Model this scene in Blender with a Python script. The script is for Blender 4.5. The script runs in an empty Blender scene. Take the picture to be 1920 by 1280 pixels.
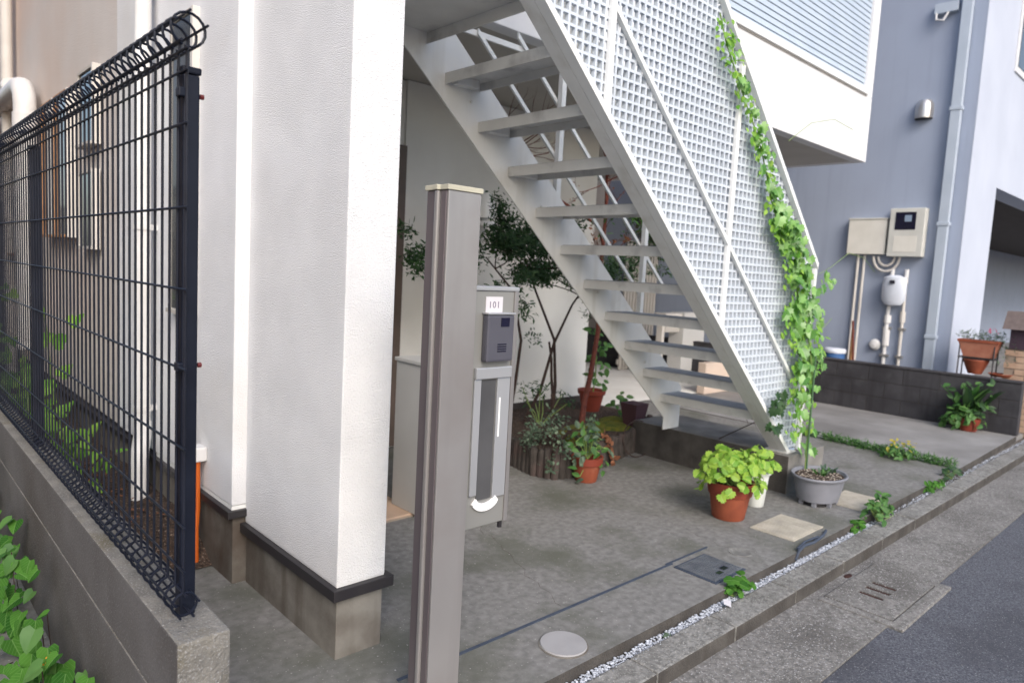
import bpy, bmesh, math, random
from mathutils import Vector, Matrix, Euler
random.seed(7)
R = random.random
def U(a, b): return a + (b - a) * random.random()
C = bpy.context.scene.collection
SC = bpy.context.scene

# ------------------------------------------------------------------ camera
cam_d = bpy.data.cameras.new('camera'); cam = bpy.data.objects.new('camera', cam_d); C.objects.link(cam)
SC.camera = cam
def cam_matrix(p, r, y):
    cy, sy, cp, sp, cr, sr = math.cos(y), math.sin(y), math.cos(p), math.sin(p), math.cos(r), math.sin(r)
    M = Matrix(((sy, -cy, 0), (0, 0, -1), (cy, sy, 0)))
    P = Matrix(((1, 0, 0), (0, cp, -sp), (0, sp, cp)))
    Q = Matrix(((cr, -sr, 0), (sr, cr, 0), (0, 0, 1)))
    return Q @ P @ M
_m = cam_matrix(0.09871036, 0.05364409, 0.81567076)
_r, _u, _b = Vector(_m[0]), -Vector(_m[1]), -Vector(_m[2])
cam.matrix_world = Matrix(((_r.x, _u.x, _b.x, 0), (_r.y, _u.y, _b.y, 0), (_r.z, _u.z, _b.z, 1.5), (0, 0, 0, 1)))
cam_d.sensor_width = 36; cam_d.lens = 36 * 1313.85 / 1920; cam_d.clip_start = .05; cam_d.clip_end = 500
cam_d.dof.use_dof = True; cam_d.dof.focus_distance = 2.3; cam_d.dof.aperture_fstop = 3.2

# ------------------------------------------------------------------ light
SUN_EL, SUN_AZ = math.radians(38), math.radians(-116)      # azimuth of the sun measured from +X towards +Y
world = bpy.data.worlds.new('World'); SC.world = world; world.use_nodes = True
wn = world.node_tree; bg = wn.nodes['Background']
sky = wn.nodes.new('ShaderNodeTexSky'); sky.sky_type = 'NISHITA'; sky.sun_disc = False
sky.sun_elevation = SUN_EL; sky.sun_rotation = math.pi / 2 - SUN_AZ
sky.air_density = 1.0; sky.dust_density = 3.0; sky.ozone_density = 1.0
wn.links.new(sky.outputs[0], bg.inputs[0]); bg.inputs[1].default_value = 0.15
sd = bpy.data.lights.new('sun', 'SUN'); sun = bpy.data.objects.new('sun', sd); C.objects.link(sun)
sd.energy = .92; sd.angle = math.radians(30); sd.color = (1, .985, .97)
sdir = Vector((math.cos(SUN_EL) * math.cos(SUN_AZ), math.cos(SUN_EL) * math.sin(SUN_AZ), math.sin(SUN_EL)))
sun.rotation_euler = sdir.to_track_quat('Z', 'Y').to_euler()
SC.view_settings.view_transform = 'Standard'; SC.view_settings.look = 'None'
SC.view_settings.gamma = 1; SC.view_settings.use_curve_mapping = False
SC.view_settings.exposure = 0.82

# ------------------------------------------------------------------ materials
def mat(name, col, col2=None, rough=.8, scale=6, detail=6, bump=0, bscale=60, metal=0, spec=.4, contrast=(.35, .65),
        speck=None, speck_scale=150, speck_at=.62, leaf=False, vary=.0, stain=None, stain_scale=1.5, stain_at=(.5, .7), bdist=.004, streak=None, vein=None):
    m = bpy.data.materials.new(name); m.use_nodes = True; n = m.node_tree.nodes; L = m.node_tree.links
    b = n['Principled BSDF']; b.inputs['Roughness'].default_value = rough; b.inputs['Metallic'].default_value = metal
    b.inputs['Specular IOR Level'].default_value = spec
    tc = n.new('ShaderNodeNewGeometry')
    def noise(s, d=detail):
        t = n.new('ShaderNodeTexNoise'); t.inputs['Scale'].default_value = s; t.inputs['Detail'].default_value = d
        L.new(tc.outputs['Position'], t.inputs['Vector']); return t
    def ramp(src, a, bb):
        r = n.new('ShaderNodeMapRange'); r.inputs[1].default_value = a; r.inputs[2].default_value = bb
        L.new(src, r.inputs[0]); return r.outputs[0]
    def mix(fac, A, B):
        x = n.new('ShaderNodeMix'); x.data_type = 'RGBA'
        if isinstance(fac, float): x.inputs[0].default_value = fac
        else: L.new(fac, x.inputs[0])
        for s, v in ((6, A), (7, B)):
            if isinstance(v, tuple): x.inputs[s].default_value = (*v, 1)
            else: L.new(v, x.inputs[s])
        return x.outputs[2]
    c = col
    if col2:
        if leaf:
            oi = n.new('ShaderNodeObjectInfo')
            a = n.new('ShaderNodeMath'); a.operation = 'ADD'
            L.new(oi.outputs['Random'], a.inputs[0]); L.new(tc.outputs['Random Per Island'], a.inputs[1])
            f = n.new('ShaderNodeMath'); f.operation = 'FRACT'; L.new(a.outputs[0], f.inputs[0])
            nz = noise(40, 3)
            s = n.new('ShaderNodeMath'); s.operation = 'MULTIPLY_ADD'; L.new(nz.outputs['Fac'], s.inputs[0]); s.inputs[1].default_value = .5
            L.new(f.outputs[0], s.inputs[2])
            c = mix(ramp(s.outputs[0], .2, 1.2), col, col2)
        else:
            c = mix(ramp(noise(scale).outputs['Fac'], *contrast), col, col2)
    if stain: c = mix(ramp(noise(stain_scale, 8).outputs['Fac'], *stain_at), c, stain)
    if streak:
        t = n.new('ShaderNodeTexNoise'); t.inputs['Scale'].default_value = 1; t.inputs['Detail'].default_value = 7
        mp = n.new('ShaderNodeVectorMath'); mp.operation = 'MULTIPLY'; mp.inputs[1].default_value = (9, 9, .7)
        L.new(tc.outputs['Position'], mp.inputs[0]); L.new(mp.outputs[0], t.inputs['Vector'])
        c = mix(ramp(t.outputs['Fac'], .52, .78), c, streak)
    if vein:
        g = n.new('ShaderNodeTexCoord'); sp = n.new('ShaderNodeSeparateXYZ'); L.new(g.outputs['Generated'], sp.inputs[0])
        def mth(op, a, b_=None):
            q = n.new('ShaderNodeMath'); q.operation = op
            for i_, v_ in enumerate((a, b_)):
                if v_ is None: continue
                if isinstance(v_, (int, float)): q.inputs[i_].default_value = v_
                else: L.new(v_, q.inputs[i_])
            return q.outputs[0]
        ax = mth('ABSOLUTE', mth('SUBTRACT', sp.outputs[0], .5))
        rib = ramp(ax, .035, .0)
        side = ramp(mth('ABSOLUTE', mth('SUBTRACT', mth('FRACT', mth('MULTIPLY', mth('SUBTRACT', sp.outputs[1], ax), 5.5)), .5)), .10, .02)
        c = mix(mth('MINIMUM', mth('MAXIMUM', rib, mth('MULTIPLY', side, .45)), .7), c, vein)
    if speck:
        c = mix(ramp(noise(speck_scale, 2).outputs['Fac'], speck_at, speck_at + .08), c, speck)
    if isinstance(c, tuple): b.inputs['Base Color'].default_value = (*c, 1)
    else: L.new(c, b.inputs['Base Color'])
    if bump:
        bp = n.new('ShaderNodeBump'); bp.inputs['Strength'].default_value = bump; bp.inputs['Distance'].default_value = bdist
        L.new(noise(bscale, 4).outputs['Fac'], bp.inputs['Height']); L.new(bp.outputs[0], b.inputs['Normal'])
    if leaf:
        b.inputs['Subsurface Weight'].default_value = 0
        tr = n.new('ShaderNodeBsdfTranslucent'); ms = n.new('ShaderNodeMixShader'); ms.inputs[0].default_value = .35
        if isinstance(c, tuple): tr.inputs[0].default_value = (*c, 1)
        else: L.new(c, tr.inputs[0])
        L.new(b.outputs[0], ms.inputs[1]); L.new(tr.outputs[0], ms.inputs[2])
        L.new(ms.outputs[0], n['Material Output'].inputs[0])
    return m
STUCCO = mat('stucco', (.78, .785, .80), (.71, .715, .73), .9, 3, bump=.8, bscale=190, bdist=.006, stain=(.66, .64, .61), stain_scale=.9, stain_at=(.55, .85))
STUCCO_COL = mat('stucco_coarse', (.78, .785, .795), (.72, .725, .735), .9, 4, bump=.8, bscale=210, bdist=.008)
STUCCO_WARM = mat('stucco_warm', (.60, .49, .41), (.54, .44, .37), .9, 2, bump=.6, bscale=120, bdist=.006)
PORCH = mat('porch_render', (.76, .75, .72), (.70, .69, .66), .9, 2, bump=.5, bscale=140, bdist=.004, stain=(.55, .52, .47), stain_scale=.8, stain_at=(.5, .8))
SOFFIT = mat('soffit', (.50, .475, .44), (.46, .435, .40), .85, 3)
BALC = mat('balcony_render', (.76, .76, .77), (.71, .71, .72), .85, 3, bump=.2, bscale=60)
WHITE = mat('white_paint', (.80, .805, .79), (.73, .73, .71), .45, 3, spec=.5, streak=(.62, .61, .57), stain=(.58, .57, .53), stain_scale=5, stain_at=(.6, .85))
FRAMEW = mat('white_frame', (.82, .83, .82), (.77, .78, .77), .4, 5, spec=.5)
GRATE = mat('pale_grating', (.60, .65, .71), (.55, .60, .66), .5, 4, spec=.5, stain=(.50, .52, .53), stain_scale=7, stain_at=(.6, .9))
TREADM = mat('tread_paint', (.72, .71, .675), (.64, .63, .60), .55, 5, stain=(.33, .32, .31), stain_scale=6, stain_at=(.55, .8), bump=.2, bscale=80)
TREADTOP = mat('tread_top', (.36, .37, .39), (.27, .28, .30), .6, 8, bump=.4, bscale=180)
BLACK = mat('black_trim', (.022, .02, .024), (.03, .028, .03), .45, 10)
FENCE = mat('navy_fence_paint', (.010, .013, .024), (.006, .008, .016), .45, 10, spec=.22)
FOOT = mat('foundation', (.21, .20, .18), (.14, .13, .115), .9, 9, bump=.5, streak=(.09, .075, .06), bscale=60, stain=(.075, .055, .042), stain_scale=2.2, stain_at=(.45, .7))
CONC = mat('yard_concrete', (.22, .216, .208), (.15, .147, .14), .9, 26, 15, bump=.7, bscale=120, bdist=.004, contrast=(.36, .64), stain=(.105, .108, .088), stain_scale=2.1,
           stain_at=(.47, .68), streak=None, speck=(.36, .35, .335), speck_scale=75, speck_at=.66)
CONC2 = mat('driveway_concrete', (.27, .265, .26), (.20, .195, .19), .9, 2.5, 10, bump=.4, bscale=120, bdist=.003, stain=(.15, .145, .14), stain_scale=1.1, stain_at=(.5, .75))
PADM = mat('pad_concrete', (.24, .23, .215), (.15, .145, .135), .9, 4, bump=.5, bscale=80, stain=(.09, .085, .08), stain_scale=3, stain_at=(.5, .8))
KERBM = mat('kerb_concrete', (.27, .265, .25), (.14, .137, .128), .95, 40, 12, contrast=(.35, .65), bump=1.0, bscale=90, bdist=.006, stain=(.11, .105, .095), stain_scale=2.5, stain_at=(.48, .75), speck=(.36, .35, .33), speck_scale=130, speck_at=.6)
APRON = mat('gutter_concrete', (.235, .226, .214), (.13, .125, .117), .95, 45, 12, contrast=(.35, .65), bump=1.0, bscale=110, bdist=.006, stain=(.10, .094, .087), stain_scale=2.6, stain_at=(.46, .72), speck=(.40, .39, .385), speck_scale=120, speck_at=.60)
ASPH = mat('asphalt', (.050, .054, .070), (.135, .14, .16), .9, 120, 5, bump=1.0, bscale=160, bdist=.008, speck=(.26, .265, .28), speck_scale=140, speck_at=.62, stain=(.058, .06, .072), stain_scale=2.2)
DIRT_SHADE = mat('kerb_dirt_pad_shade', (.085, .078, .07), (.05, .045, .041), .95, 8, 10, bump=1, bscale=90, bdist=.006, streak=(.05, .043, .037))
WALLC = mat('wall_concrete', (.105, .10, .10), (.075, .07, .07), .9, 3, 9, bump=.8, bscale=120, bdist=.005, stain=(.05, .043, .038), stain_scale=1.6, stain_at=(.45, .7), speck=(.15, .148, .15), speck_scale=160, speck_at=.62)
WALL_LIT = mat('wall_lit_faces', (.21, .20, .18), (.135, .13, .12), .95, 12, 9, bump=1, bscale=130, bdist=.006, speck=(.27, .265, .26), speck_scale=190, speck_at=.58, stain=(.12, .105, .07), stain_scale=7, stain_at=(.5, .75))
BLOCKM = mat('dark_block', (.058, .057, .064), (.034, .033, .038), .95, 4, 8, bump=.9, bscale=100, bdist=.006, streak=(.025, .024, .027), stain=(.085, .085, .09), stain_scale=3, stain_at=(.55, .8))
SOIL = mat('soil', (.085, .055, .040), (.03, .02, .015), 1, 30, 12, bump=1, bscale=60, bdist=.03, speck=(.24, .18, .14), speck_scale=85, speck_at=.60)
GRAVEL = mat('white_gravel', (.58, .61, .66), (.26, .28, .32), .8, 90, leaf=False, contrast=(.4, .6))
TILE = mat('porch_tile', (.52, .37, .27), (.46, .33, .24), .6, 7)
GROUT = mat('grout', (.30, .24, .19), None, .9)
BRONZE = mat('stain_bronze_aluminium', (.34, .328, .325), (.30, .29, .288), .34, 2, metal=.4, streak=(.26, .25, .247), spec=.5, stain=(.26, .235, .225), stain_scale=2.5, stain_at=(.5, .8))
BRONZE_SHADE = mat('bronze_shaded_side', (.15, .13, .138), (.13, .112, .12), .4, 2, metal=.3)  # darker copy of the post metal, paints the shaded side
CAPM = mat('cream_cap', (.50, .48, .38), (.44, .42, .33), .5, 10)
PANELM = mat('mailbox_panel', (.27, .27, .26), (.25, .25, .24), .38, 3, metal=.2)
SILVER = mat('silver_trim', (.42, .43, .45), (.38, .39, .41), .3, 3, metal=.35)
ICOM = mat('intercom_plastic', (.085, .085, .105), (.075, .075, .095), .4, 8)
LENS = mat('dark_lens', (.01, .01, .028), None, .1, spec=.6)
PAPER = mat('paper_white', (.62, .60, .63), (.58, .56, .59), .7, 8)
INK = mat('ink', (.20, .18, .23), None, .8)
GLINT = mat('white_glint', (.9, .9, .9), None, .5)
CREAM = mat('cream_plastic', (.74, .72, .66), (.68, .66, .60), .5, 6)
PVCW = mat('white_pvc', (.74, .74, .74), (.66, .65, .64), .4, 5)
PVCB = mat('beige_pvc', (.66, .63, .59), (.60, .57, .53), .45, 5)
GREYBOX = mat('storage_grey', (.56, .56, .55), (.52, .52, .51), .5, 3)
BROWN = mat('brown_door', (.13, .095, .08), (.105, .078, .065), .5, 5)
GREYWALL = mat('blue_grey_render', (.33, .38, .485), (.31, .355, .455), .9, 1.5, bump=.3, bscale=80, streak=(.29, .335, .43))
LAVWALL = mat('pale_render', (.52, .56, .65), (.47, .51, .60), .9, 1.2, bump=.2, bscale=80, streak=(.49, .53, .615))
DOWNP = mat('blue_grey_pipe', (.44, .50, .58), (.40, .46, .54), .45, 4)
STEEL = mat('steel', (.62, .60, .58), (.55, .53, .51), .28, 8, metal=.8)
METERW = mat('meter_white', (.68, .72, .80), (.60, .64, .72), .45, 9)
TERRA = mat('terracotta', (.29, .075, .036), (.22, .055, .028), .75, 9, bump=.2, bscale=80, stain=(.42, .17, .10), stain_scale=6, stain_at=(.58, .85))
TERRA_D = mat('terracotta_rim', (.24, .045, .025), (.19, .035, .02), .6, 9)
TERRA_L = mat('terracotta_pale', (.40, .17, .11), (.33, .12, .075), .75, 9)
GPOT = mat('grey_blue_pot', (.215, .22, .25), (.18, .185, .21), .5, 7)
WPOT = mat('white_pot', (.70, .72, .70), (.62, .64, .61), .5, 7)
DARKPOT = mat('dark_purple_pot', (.075, .035, .045), None, .6)
LIME = mat('leaf_lime', (.13, .32, .025), (.36, .54, .07), .5, leaf=True, vein=(.48, .62, .20))
VINE = mat('leaf_vine', (.05, .20, .015), (.26, .50, .12), .38, leaf=True, spec=.7, vein=(.30, .50, .22))
HEART = mat('leaf_heart', (.022, .095, .013), (.085, .23, .035), .8, leaf=True, spec=.12, vein=(.16, .31, .09))
CREEP = mat('leaf_creeper', (.10, .30, .03), (.30, .50, .08), .6, leaf=True, spec=.3)
DKLEAF = mat('leaf_dark', (.018, .055, .022), (.055, .12, .04), .5, leaf=True)
MIDLEAF = mat('leaf_mid', (.035, .12, .025), (.11, .24, .06), .5, leaf=True)
GREYLEAF = mat('leaf_greygreen', (.07, .12, .08), (.15, .21, .14), .6, leaf=True)
YELLEAF = mat('leaf_yellow', (.30, .30, .03), (.50, .40, .05), .6, leaf=True)
MOSS = mat('moss', (.09, .12, .015), (.20, .19, .02), 1, 20, bump=1, bscale=120, bdist=.02)
DRYLEAF = mat('leaf_dry', (.22, .09, .05), (.34, .15, .08), .8, leaf=True)
FLOWER = mat('flower_orange', (.70, .30, .03), (.75, .45, .06), .7, leaf=True)
PINK = mat('flower_pink', (.60, .12, .22), (.5, .08, .14), .7, leaf=True)
BARK = mat('bark_dark', (.06, .038, .032), (.035, .022, .02), .9, 30, bump=.5, bscale=120)
BARKRED = mat('bark_red', (.17, .045, .03), (.10, .028, .02), .8, 30, bump=.4, bscale=100)
STEM = mat('green_stem', (.16, .26, .06), (.22, .30, .09), .6, 30)
STAKE = mat('green_stake', (.06, .13, .06), None, .5)
ORANGE = mat('orange_conduit', (.55, .115, .012), (.48, .095, .01), .5, 12)
IRON = mat('cover_iron', (.15, .165, .185), (.11, .12, .14), .6, 14, metal=.2, bump=.4, bscale=120)
DISC = mat('cover_grey', (.34, .335, .34), (.30, .295, .30), .6, 8, bump=.2, bscale=200)
BUFF = mat('buff_tile', (.46, .42, .35), (.37, .34, .28), .9, 14, bump=.6, bscale=60, stain=(.30, .28, .24), stain_scale=9, stain_at=(.5, .8))
JOINT = mat('blue_joint', (.055, .07, .10), (.04, .052, .078), .7, 12)
RUST_SHADE = mat('rust_slot_shade', (.035, .014, .012), (.05, .02, .015), .9, 20)
WOOD = mat('warm_wood', (.42, .22, .10), (.33, .17, .08), .6, 12)
ROOFB = mat('brown_shingle', (.15, .12, .115), (.12, .095, .09), .9, 20)
BRICKM = mat('buff_brick', (.50, .36, .26), (.42, .28, .20), .9, 9, bump=.4)
GLASS = mat('window_glass', (.05, .055, .06), (.07, .075, .08), .12, 2, spec=.7)
DARKW = mat('dark_timber', (.055, .045, .042), (.04, .033, .03), .8, 5)
PURPLED = mat('dark_door', (.05, .045, .06), None, .5)
BLUEP = mat('blue_plastic', (.05, .13, .32), None, .5)
LOGM = mat('log_edging', (.07, .06, .055), (.04, .034, .03), .95, 12, bump=.8, bscale=60, stain=(.10, .065, .06), stain_scale=4, stain_at=(.5, .8))
LAMPG = mat('opal_glass', (.80, .80, .78), None, .3)
REDK = mat('red_knob', (.12, .02, .02), None, .4)

# ------------------------------------------------------------------ helpers
ORG = {}
class MB:
    def __init__(s): s.v = []; s.f = []; s.sm = []
    def add(s, vs, fs, smooth=False):
        o = len(s.v); s.v += [tuple(v) for v in vs]; s.f += [tuple(i + o for i in f) for f in fs]; s.sm += [smooth] * len(fs); return s
    def box(s, x0, y0, z0, x1, y1, z1, b=0):
        if b:
            bm = bmesh.new(); bmesh.ops.create_cube(bm, size=1)
            for v in bm.verts: v.co = Vector((x0 + (v.co.x + .5) * (x1 - x0), y0 + (v.co.y + .5) * (y1 - y0), z0 + (v.co.z + .5) * (z1 - z0)))
            bmesh.ops.bevel(bm, geom=bm.edges[:], offset=b, segments=2, affect='EDGES', profile=.6)
            bm.verts.index_update()
            s.add([v.co for v in bm.verts], [[v.index for v in f.verts] for f in bm.faces]); bm.free(); return s
        return s.add([(x0, y0, z0), (x1, y0, z0), (x1, y1, z0), (x0, y1, z0), (x0, y0, z1), (x1, y0, z1), (x1, y1, z1), (x0, y1, z1)],
                     [(0, 3, 2, 1), (4, 5, 6, 7), (0, 1, 5, 4), (1, 2, 6, 5), (2, 3, 7, 6), (3, 0, 4, 7)])
    def prism_y(s, poly, y0, y1):
        n = len(poly); vs = [(x, y0, z) for x, z in poly] + [(x, y1, z) for x, z in poly]
        return s.add(vs, [tuple(range(n)), tuple(range(2 * n - 1, n - 1, -1))] + [(i, i + n, (i + 1) % n + n, (i + 1) % n) for i in range(n)])
    def prism_z(s, poly, z0, z1):
        n = len(poly); vs = [(x, y, z0) for x, y in poly] + [(x, y, z1) for x, y in poly]
        return s.add(vs, [tuple(range(n - 1, -1, -1)), tuple(range(n, 2 * n))] + [(i, (i + 1) % n, (i + 1) % n + n, i + n) for i in range(n)])
    def tube(s, pts, r, seg=8, cap=True, closed=False):
        pts = [Vector(p) for p in pts]; n = len(pts); rr = r if isinstance(r, (list, tuple)) else [r] * n
        vs = []; fr = None
        for i, p in enumerate(pts):
            a = pts[(i - 1) % n] if (i > 0 or closed) else p; b = pts[(i + 1) % n] if (i < n - 1 or closed) else p
            t = (b - a)
            if t.length < 1e-9: t = Vector((0, 0, 1))
            t.normalize()
            if fr is None: fr = t.orthogonal().normalized()
            else:
                fr = fr - t * fr.dot(t)
                fr = fr.normalized() if fr.length > 1e-6 else t.orthogonal().normalized()
            w = t.cross(fr)
            for k in range(seg):
                an = 2 * math.pi * k / seg; vs.append(p + (fr * math.cos(an) + w * math.sin(an)) * rr[i])
        fs = [(i * seg + k, i * seg + (k + 1) % seg, ((i + 1) % n) * seg + (k + 1) % seg, ((i + 1) % n) * seg + k)
              for i in range(n if closed else n - 1) for k in range(seg)]
        if cap and not closed: fs += [tuple(range(seg - 1, -1, -1)), tuple((n - 1) * seg + k for k in range(seg))]
        return s.add(vs, fs, True)
    def lathe(s, prof, c=(0, 0, 0), seg=28, sx=1, sy=1):
        vs = []; n = len(prof)
        for r, z in prof:
            for k in range(seg):
                a = 2 * math.pi * k / seg; vs.append((c[0] + r * math.cos(a) * sx, c[1] + r * math.sin(a) * sy, c[2] + z))
        fs = [(i * seg + k, i * seg + (k + 1) % seg, (i + 1) * seg + (k + 1) % seg, (i + 1) * seg + k) for i in range(n - 1) for k in range(seg)]
        fs += [tuple(range(seg - 1, -1, -1)), tuple((n - 1) * seg + k for k in range(seg))]
        return s.add(vs, fs, True)
    def build(s, name, m, parent=None, bevel=0, org=None):
        me = bpy.data.meshes.new(name)
        o0 = Vector(ORG.get(parent.name, (0, 0, 0))) if parent else Vector(org or (0, 0, 0))
        me.from_pydata([tuple(Vector(v) - o0) for v in s.v], [], s.f)
        for p, sm in zip(me.polygons, s.sm): p.use_smooth = sm
        me.materials.append(m)
        bm = bmesh.new(); bm.from_mesh(me); bmesh.ops.recalc_face_normals(bm, faces=bm.faces)
        if bevel:
            e = [e for e in bm.edges if len(e.link_faces) == 2 and e.calc_face_angle(0) > .5]
            bmesh.ops.bevel(bm, geom=e, offset=bevel, segments=2, affect='EDGES', profile=.6, clamp_overlap=True)
        for e in bm.edges: e.smooth = not (len(e.link_faces) == 2 and e.calc_face_angle(0) > .62)
        bm.to_mesh(me); bm.free()
        o = bpy.data.objects.new(name, me); C.objects.link(o)
        if parent: o.parent = parent; ORG[o.name] = tuple(o0)
        elif org: o.location = org; ORG[o.name] = tuple(org)
        return o
def tag(o, label, cat, group=None, kind=None):
    o['label'] = label
    if cat: o['category'] = cat
    if group: o['group'] = group
    if kind: o['kind'] = kind
    return o
def thing(name, label, cat, loc=(0, 0, 0), rz=0, group=None, world=True):
    o = bpy.data.objects.new(name, None); o.empty_display_size = .1; C.objects.link(o); o.location = loc; o.rotation_euler.z = rz
    if world: ORG[o.name] = tuple(loc)
    return tag(o, label, cat, group)
def struct(o, label=None):
    o['kind'] = 'structure'
    if label: o['label'] = label
    return o
def inst(src_mesh, name, parent, loc, rot=(0, 0, 0), scale=1):
    o = bpy.data.objects.new(name, src_mesh); C.objects.link(o); o.parent = parent
    g = Vector(ORG.get(parent.name, (0, 0, 0))) if parent else Vector((0, 0, 0))
    o.location = Vector(loc) - g; o.rotation_euler = rot
    o.scale = (scale,) * 3 if not isinstance(scale, tuple) else scale
    return o
def mesh_only(mb, name, m, bevel=0):
    o = mb.build(name, m, bevel=bevel); me = o.data; bpy.data.objects.remove(o); return me
# leaves: blade in the XY plane, base at the origin, tip towards +Y, folded along the midrib
def leaf_mesh(name, outline, m, fold=.25, droop=.25):
    mb = MB(); n = len(outline); sp = 4
    vs = []; fs = []
    ys = [p[1] for p in outline]; y1 = max(ys)
    def z(x, y): return abs(x) * fold - droop * (y / y1) ** 2 * y1
    for sgn in (1, -1):
        b = len(vs); mid = []
        for x, y in outline: vs.append((sgn * x, y, z(x, y)))
        for x, y in outline: vs.append((0, max(0, y), z(0, max(0, y))))
        for i in range(n - 1):
            q = (b + i, b + i + 1, b + n + i + 1, b + n + i)
            fs.append(q if sgn > 0 else q[::-1])
    mb.add(vs, fs, True); me = mesh_only(mb, name, m)
    return me
HEART_O = [(.02, 0), (.30, -.14), (.50, .06), (.50, .34), (.36, .62), (.16, .88), (0, 1.02)]
OVAL_O = [(0, 0), (.20, .16), (.28, .42), (.20, .72), (0, 1)]
LANCE_O = [(0, 0), (.09, .2), (.11, .5), (.06, .8), (0, 1)]
LOBED_O = [(.02, 0), (.26, -.16), (.50, -.02), (.40, .18), (.60, .38), (.38, .46), (.40, .72), (.18, .72), (0, 1.0)]
ROUND_O = [(.03, 0), (.32, -.06), (.50, .20), (.46, .42), (.50, .62), (.30, .70), (.26, .90), (0, .88)]
RUF_O = [(.03, 0), (.24, -.14), (.34, .02), (.50, .06), (.42, .22), (.56, .38), (.42, .46), (.46, .64), (.30, .66), (.26, .86), (.12, .80), (0, .94)]
LF = {}
def LM(kind, m):
    k = kind + m.name
    if k not in LF:
        LF[k] = leaf_mesh('leaf', dict(heart=HEART_O, oval=OVAL_O, lance=LANCE_O, lobed=LOBED_O, round=ROUND_O, ruf=RUF_O)[kind], m)
    return LF[k]
def leaf_rot(facing, tilt=.5):
    n = (Vector(facing).normalized() + Vector((U(-1, 1), U(-1, 1), U(-1, 1))) * tilt).normalized()
    q = n.to_track_quat('Z', 'Y'); q = q @ Euler((0, 0, U(-3.14, 3.14))).to_quaternion()
    return q.to_euler()
def hang_rot(facing, tilt=.35):     # leaf tip hanging down, face outwards
    n = (Vector(facing).normalized() + Vector((U(-1, 1), U(-1, 1), U(-.6, .6))) * tilt).normalized()
    t = Vector((U(-.6, .6), U(-.6, .6), -1)); t = (t - n * t.dot(n)).normalized()
    x = t.cross(n); M = Matrix((x, t, n)).transposed(); return M.to_euler()
def scatter_leaf_mesh(pts, size, outline, rotf, mb=None, jitter=.35):
    mb = mb or MB()
    for p in pts:
        s = size * U(1 - jitter, 1 + jitter); M = rotf().to_matrix(); n = len(outline)
        vs = [M @ Vector((x * s, y * s, abs(x) * .25 * s)) + Vector(p) for x, y in outline] + [M @ Vector((-x * s, y * s, abs(x) * .25 * s)) + Vector(p) for x, y in outline[1:-1]][::-1]
        mb.add(vs, [tuple(range(len(vs)))])
    return mb
def blob_pts(c, r, n):
    out = []
    for _ in range(n):
        while True:
            v = Vector((U(-1, 1), U(-1, 1), U(-1, 1)))
            if .15 < v.length < 1: break
        v *= (.55 + .45 * R()); out.append((c[0] + v.x * r[0], c[1] + v.y * r[1], c[2] + v.z * r[2]))
    return out

# ------------------------------------------------------------------ ground and road
def sheet(name, poly, z, m, zb=None, label=None):
    mb = MB(); n = len(poly)
    if zb is None: mb.add([(x, y, z) for x, y in poly], [tuple(range(n))])
    else: mb.prism_z(poly, zb, z)
    o = mb.build(name, m)
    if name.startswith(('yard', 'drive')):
        o.data.materials.append(DIRT_SHADE)
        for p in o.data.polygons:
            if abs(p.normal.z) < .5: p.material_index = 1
    return struct(o, label)
sheet('ground', [(-60, -60), (80, -60), (80, 90), (-60, 90)], -.30, SOIL)
sheet('road', [(-40, -14), (60, -14), (60, 1.072), (-40, 1.072)], -.112, ASPH, -.29)
# gutter apron, with a cut-out for the drain cover (x 3.60..4.34, y 1.03..1.40)
for poly in ([(-40, 1.075), (3.60, 1.075), (3.60, 1.462), (-40, 1.462)], [(4.38, 1.075), (60, 1.075), (60, 1.462), (4.38, 1.462)], [(3.6, 1.41), (4.38, 1.41), (4.38, 1.462), (3.6, 1.462)]):
    sheet('gutter', poly, -.104, APRON, -.28)
kb = struct(MB().box(-12, 1.466, -.28, 30, 1.60, -.12).build('kerb', KERBM))
KX = -2.0; kme = {}
joints = [-2.0]
while joints[-1] < 16: joints.append(joints[-1] + .60)
off = 2.86 - min(joints, key=lambda j: abs(j - 2.86))
for i, j in enumerate(joints[:-1]):
    x0, x1 = j + off + U(.001, .006), j + .60 + off - U(.001, .006); dz = U(-.002, .002); dy = U(-.0015, .0015)
    mb = MB().box(x0, 1.462 + dy, -.275, x1, 1.605 + dy * .5, -.035 + dz, b=.010)
    o = mb.build('kerb_stone', KERBM, kb); o.data.materials.append(DIRT_SHADE)
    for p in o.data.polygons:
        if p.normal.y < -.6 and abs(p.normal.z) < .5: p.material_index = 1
# yard slab: edge at y = 1.65, recessed joint at x = 7
sheet('yard_slab', [(-.2, 3.34), (-.2, 1.66), (6.98, 1.655), (7.10, 3.10), (7.10, 9.0), (1.2, 9.0)], 0, CONC, -.28)
sheet('driveway', [(7.02, 1.66), (9.30, 1.70), (9.30, 9.0), (7.14, 9.0), (7.14, 3.10)], -.002, CONC2, -.28)
sheet('gravel_bed', [(-10, 1.60), (30, 1.60), (30, 1.70), (-10, 1.70)], -.062, FOOT, -.2)
sheet('side_yard', [(9.31, 1.70), (40, 1.70), (40, 30), (9.31, 30)], -.01, CONC2, -.28)
mb = MB(); nx, ny = 8, 60; vs = []
for a in range(ny + 1):
    y = 3.345 + (a / ny) ** 1.6 * 8.6
    for b in range(nx + 1):
        x = .62 + .62 * b / nx; h = .006 + .15 * min(1, max(0, (y - 3.36) / .28)) * (.75 + .25 * b / nx); vs.append((x + (U(-.01, .01) if 0 < b < nx else 0), y, h * U(.9, 1.08)))
mb.add(vs, [(a * (nx + 1) + b, a * (nx + 1) + b + 1, (a + 1) * (nx + 1) + b + 1, (a + 1) * (nx + 1) + b) for a in range(ny) for b in range(nx)], True)
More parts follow.
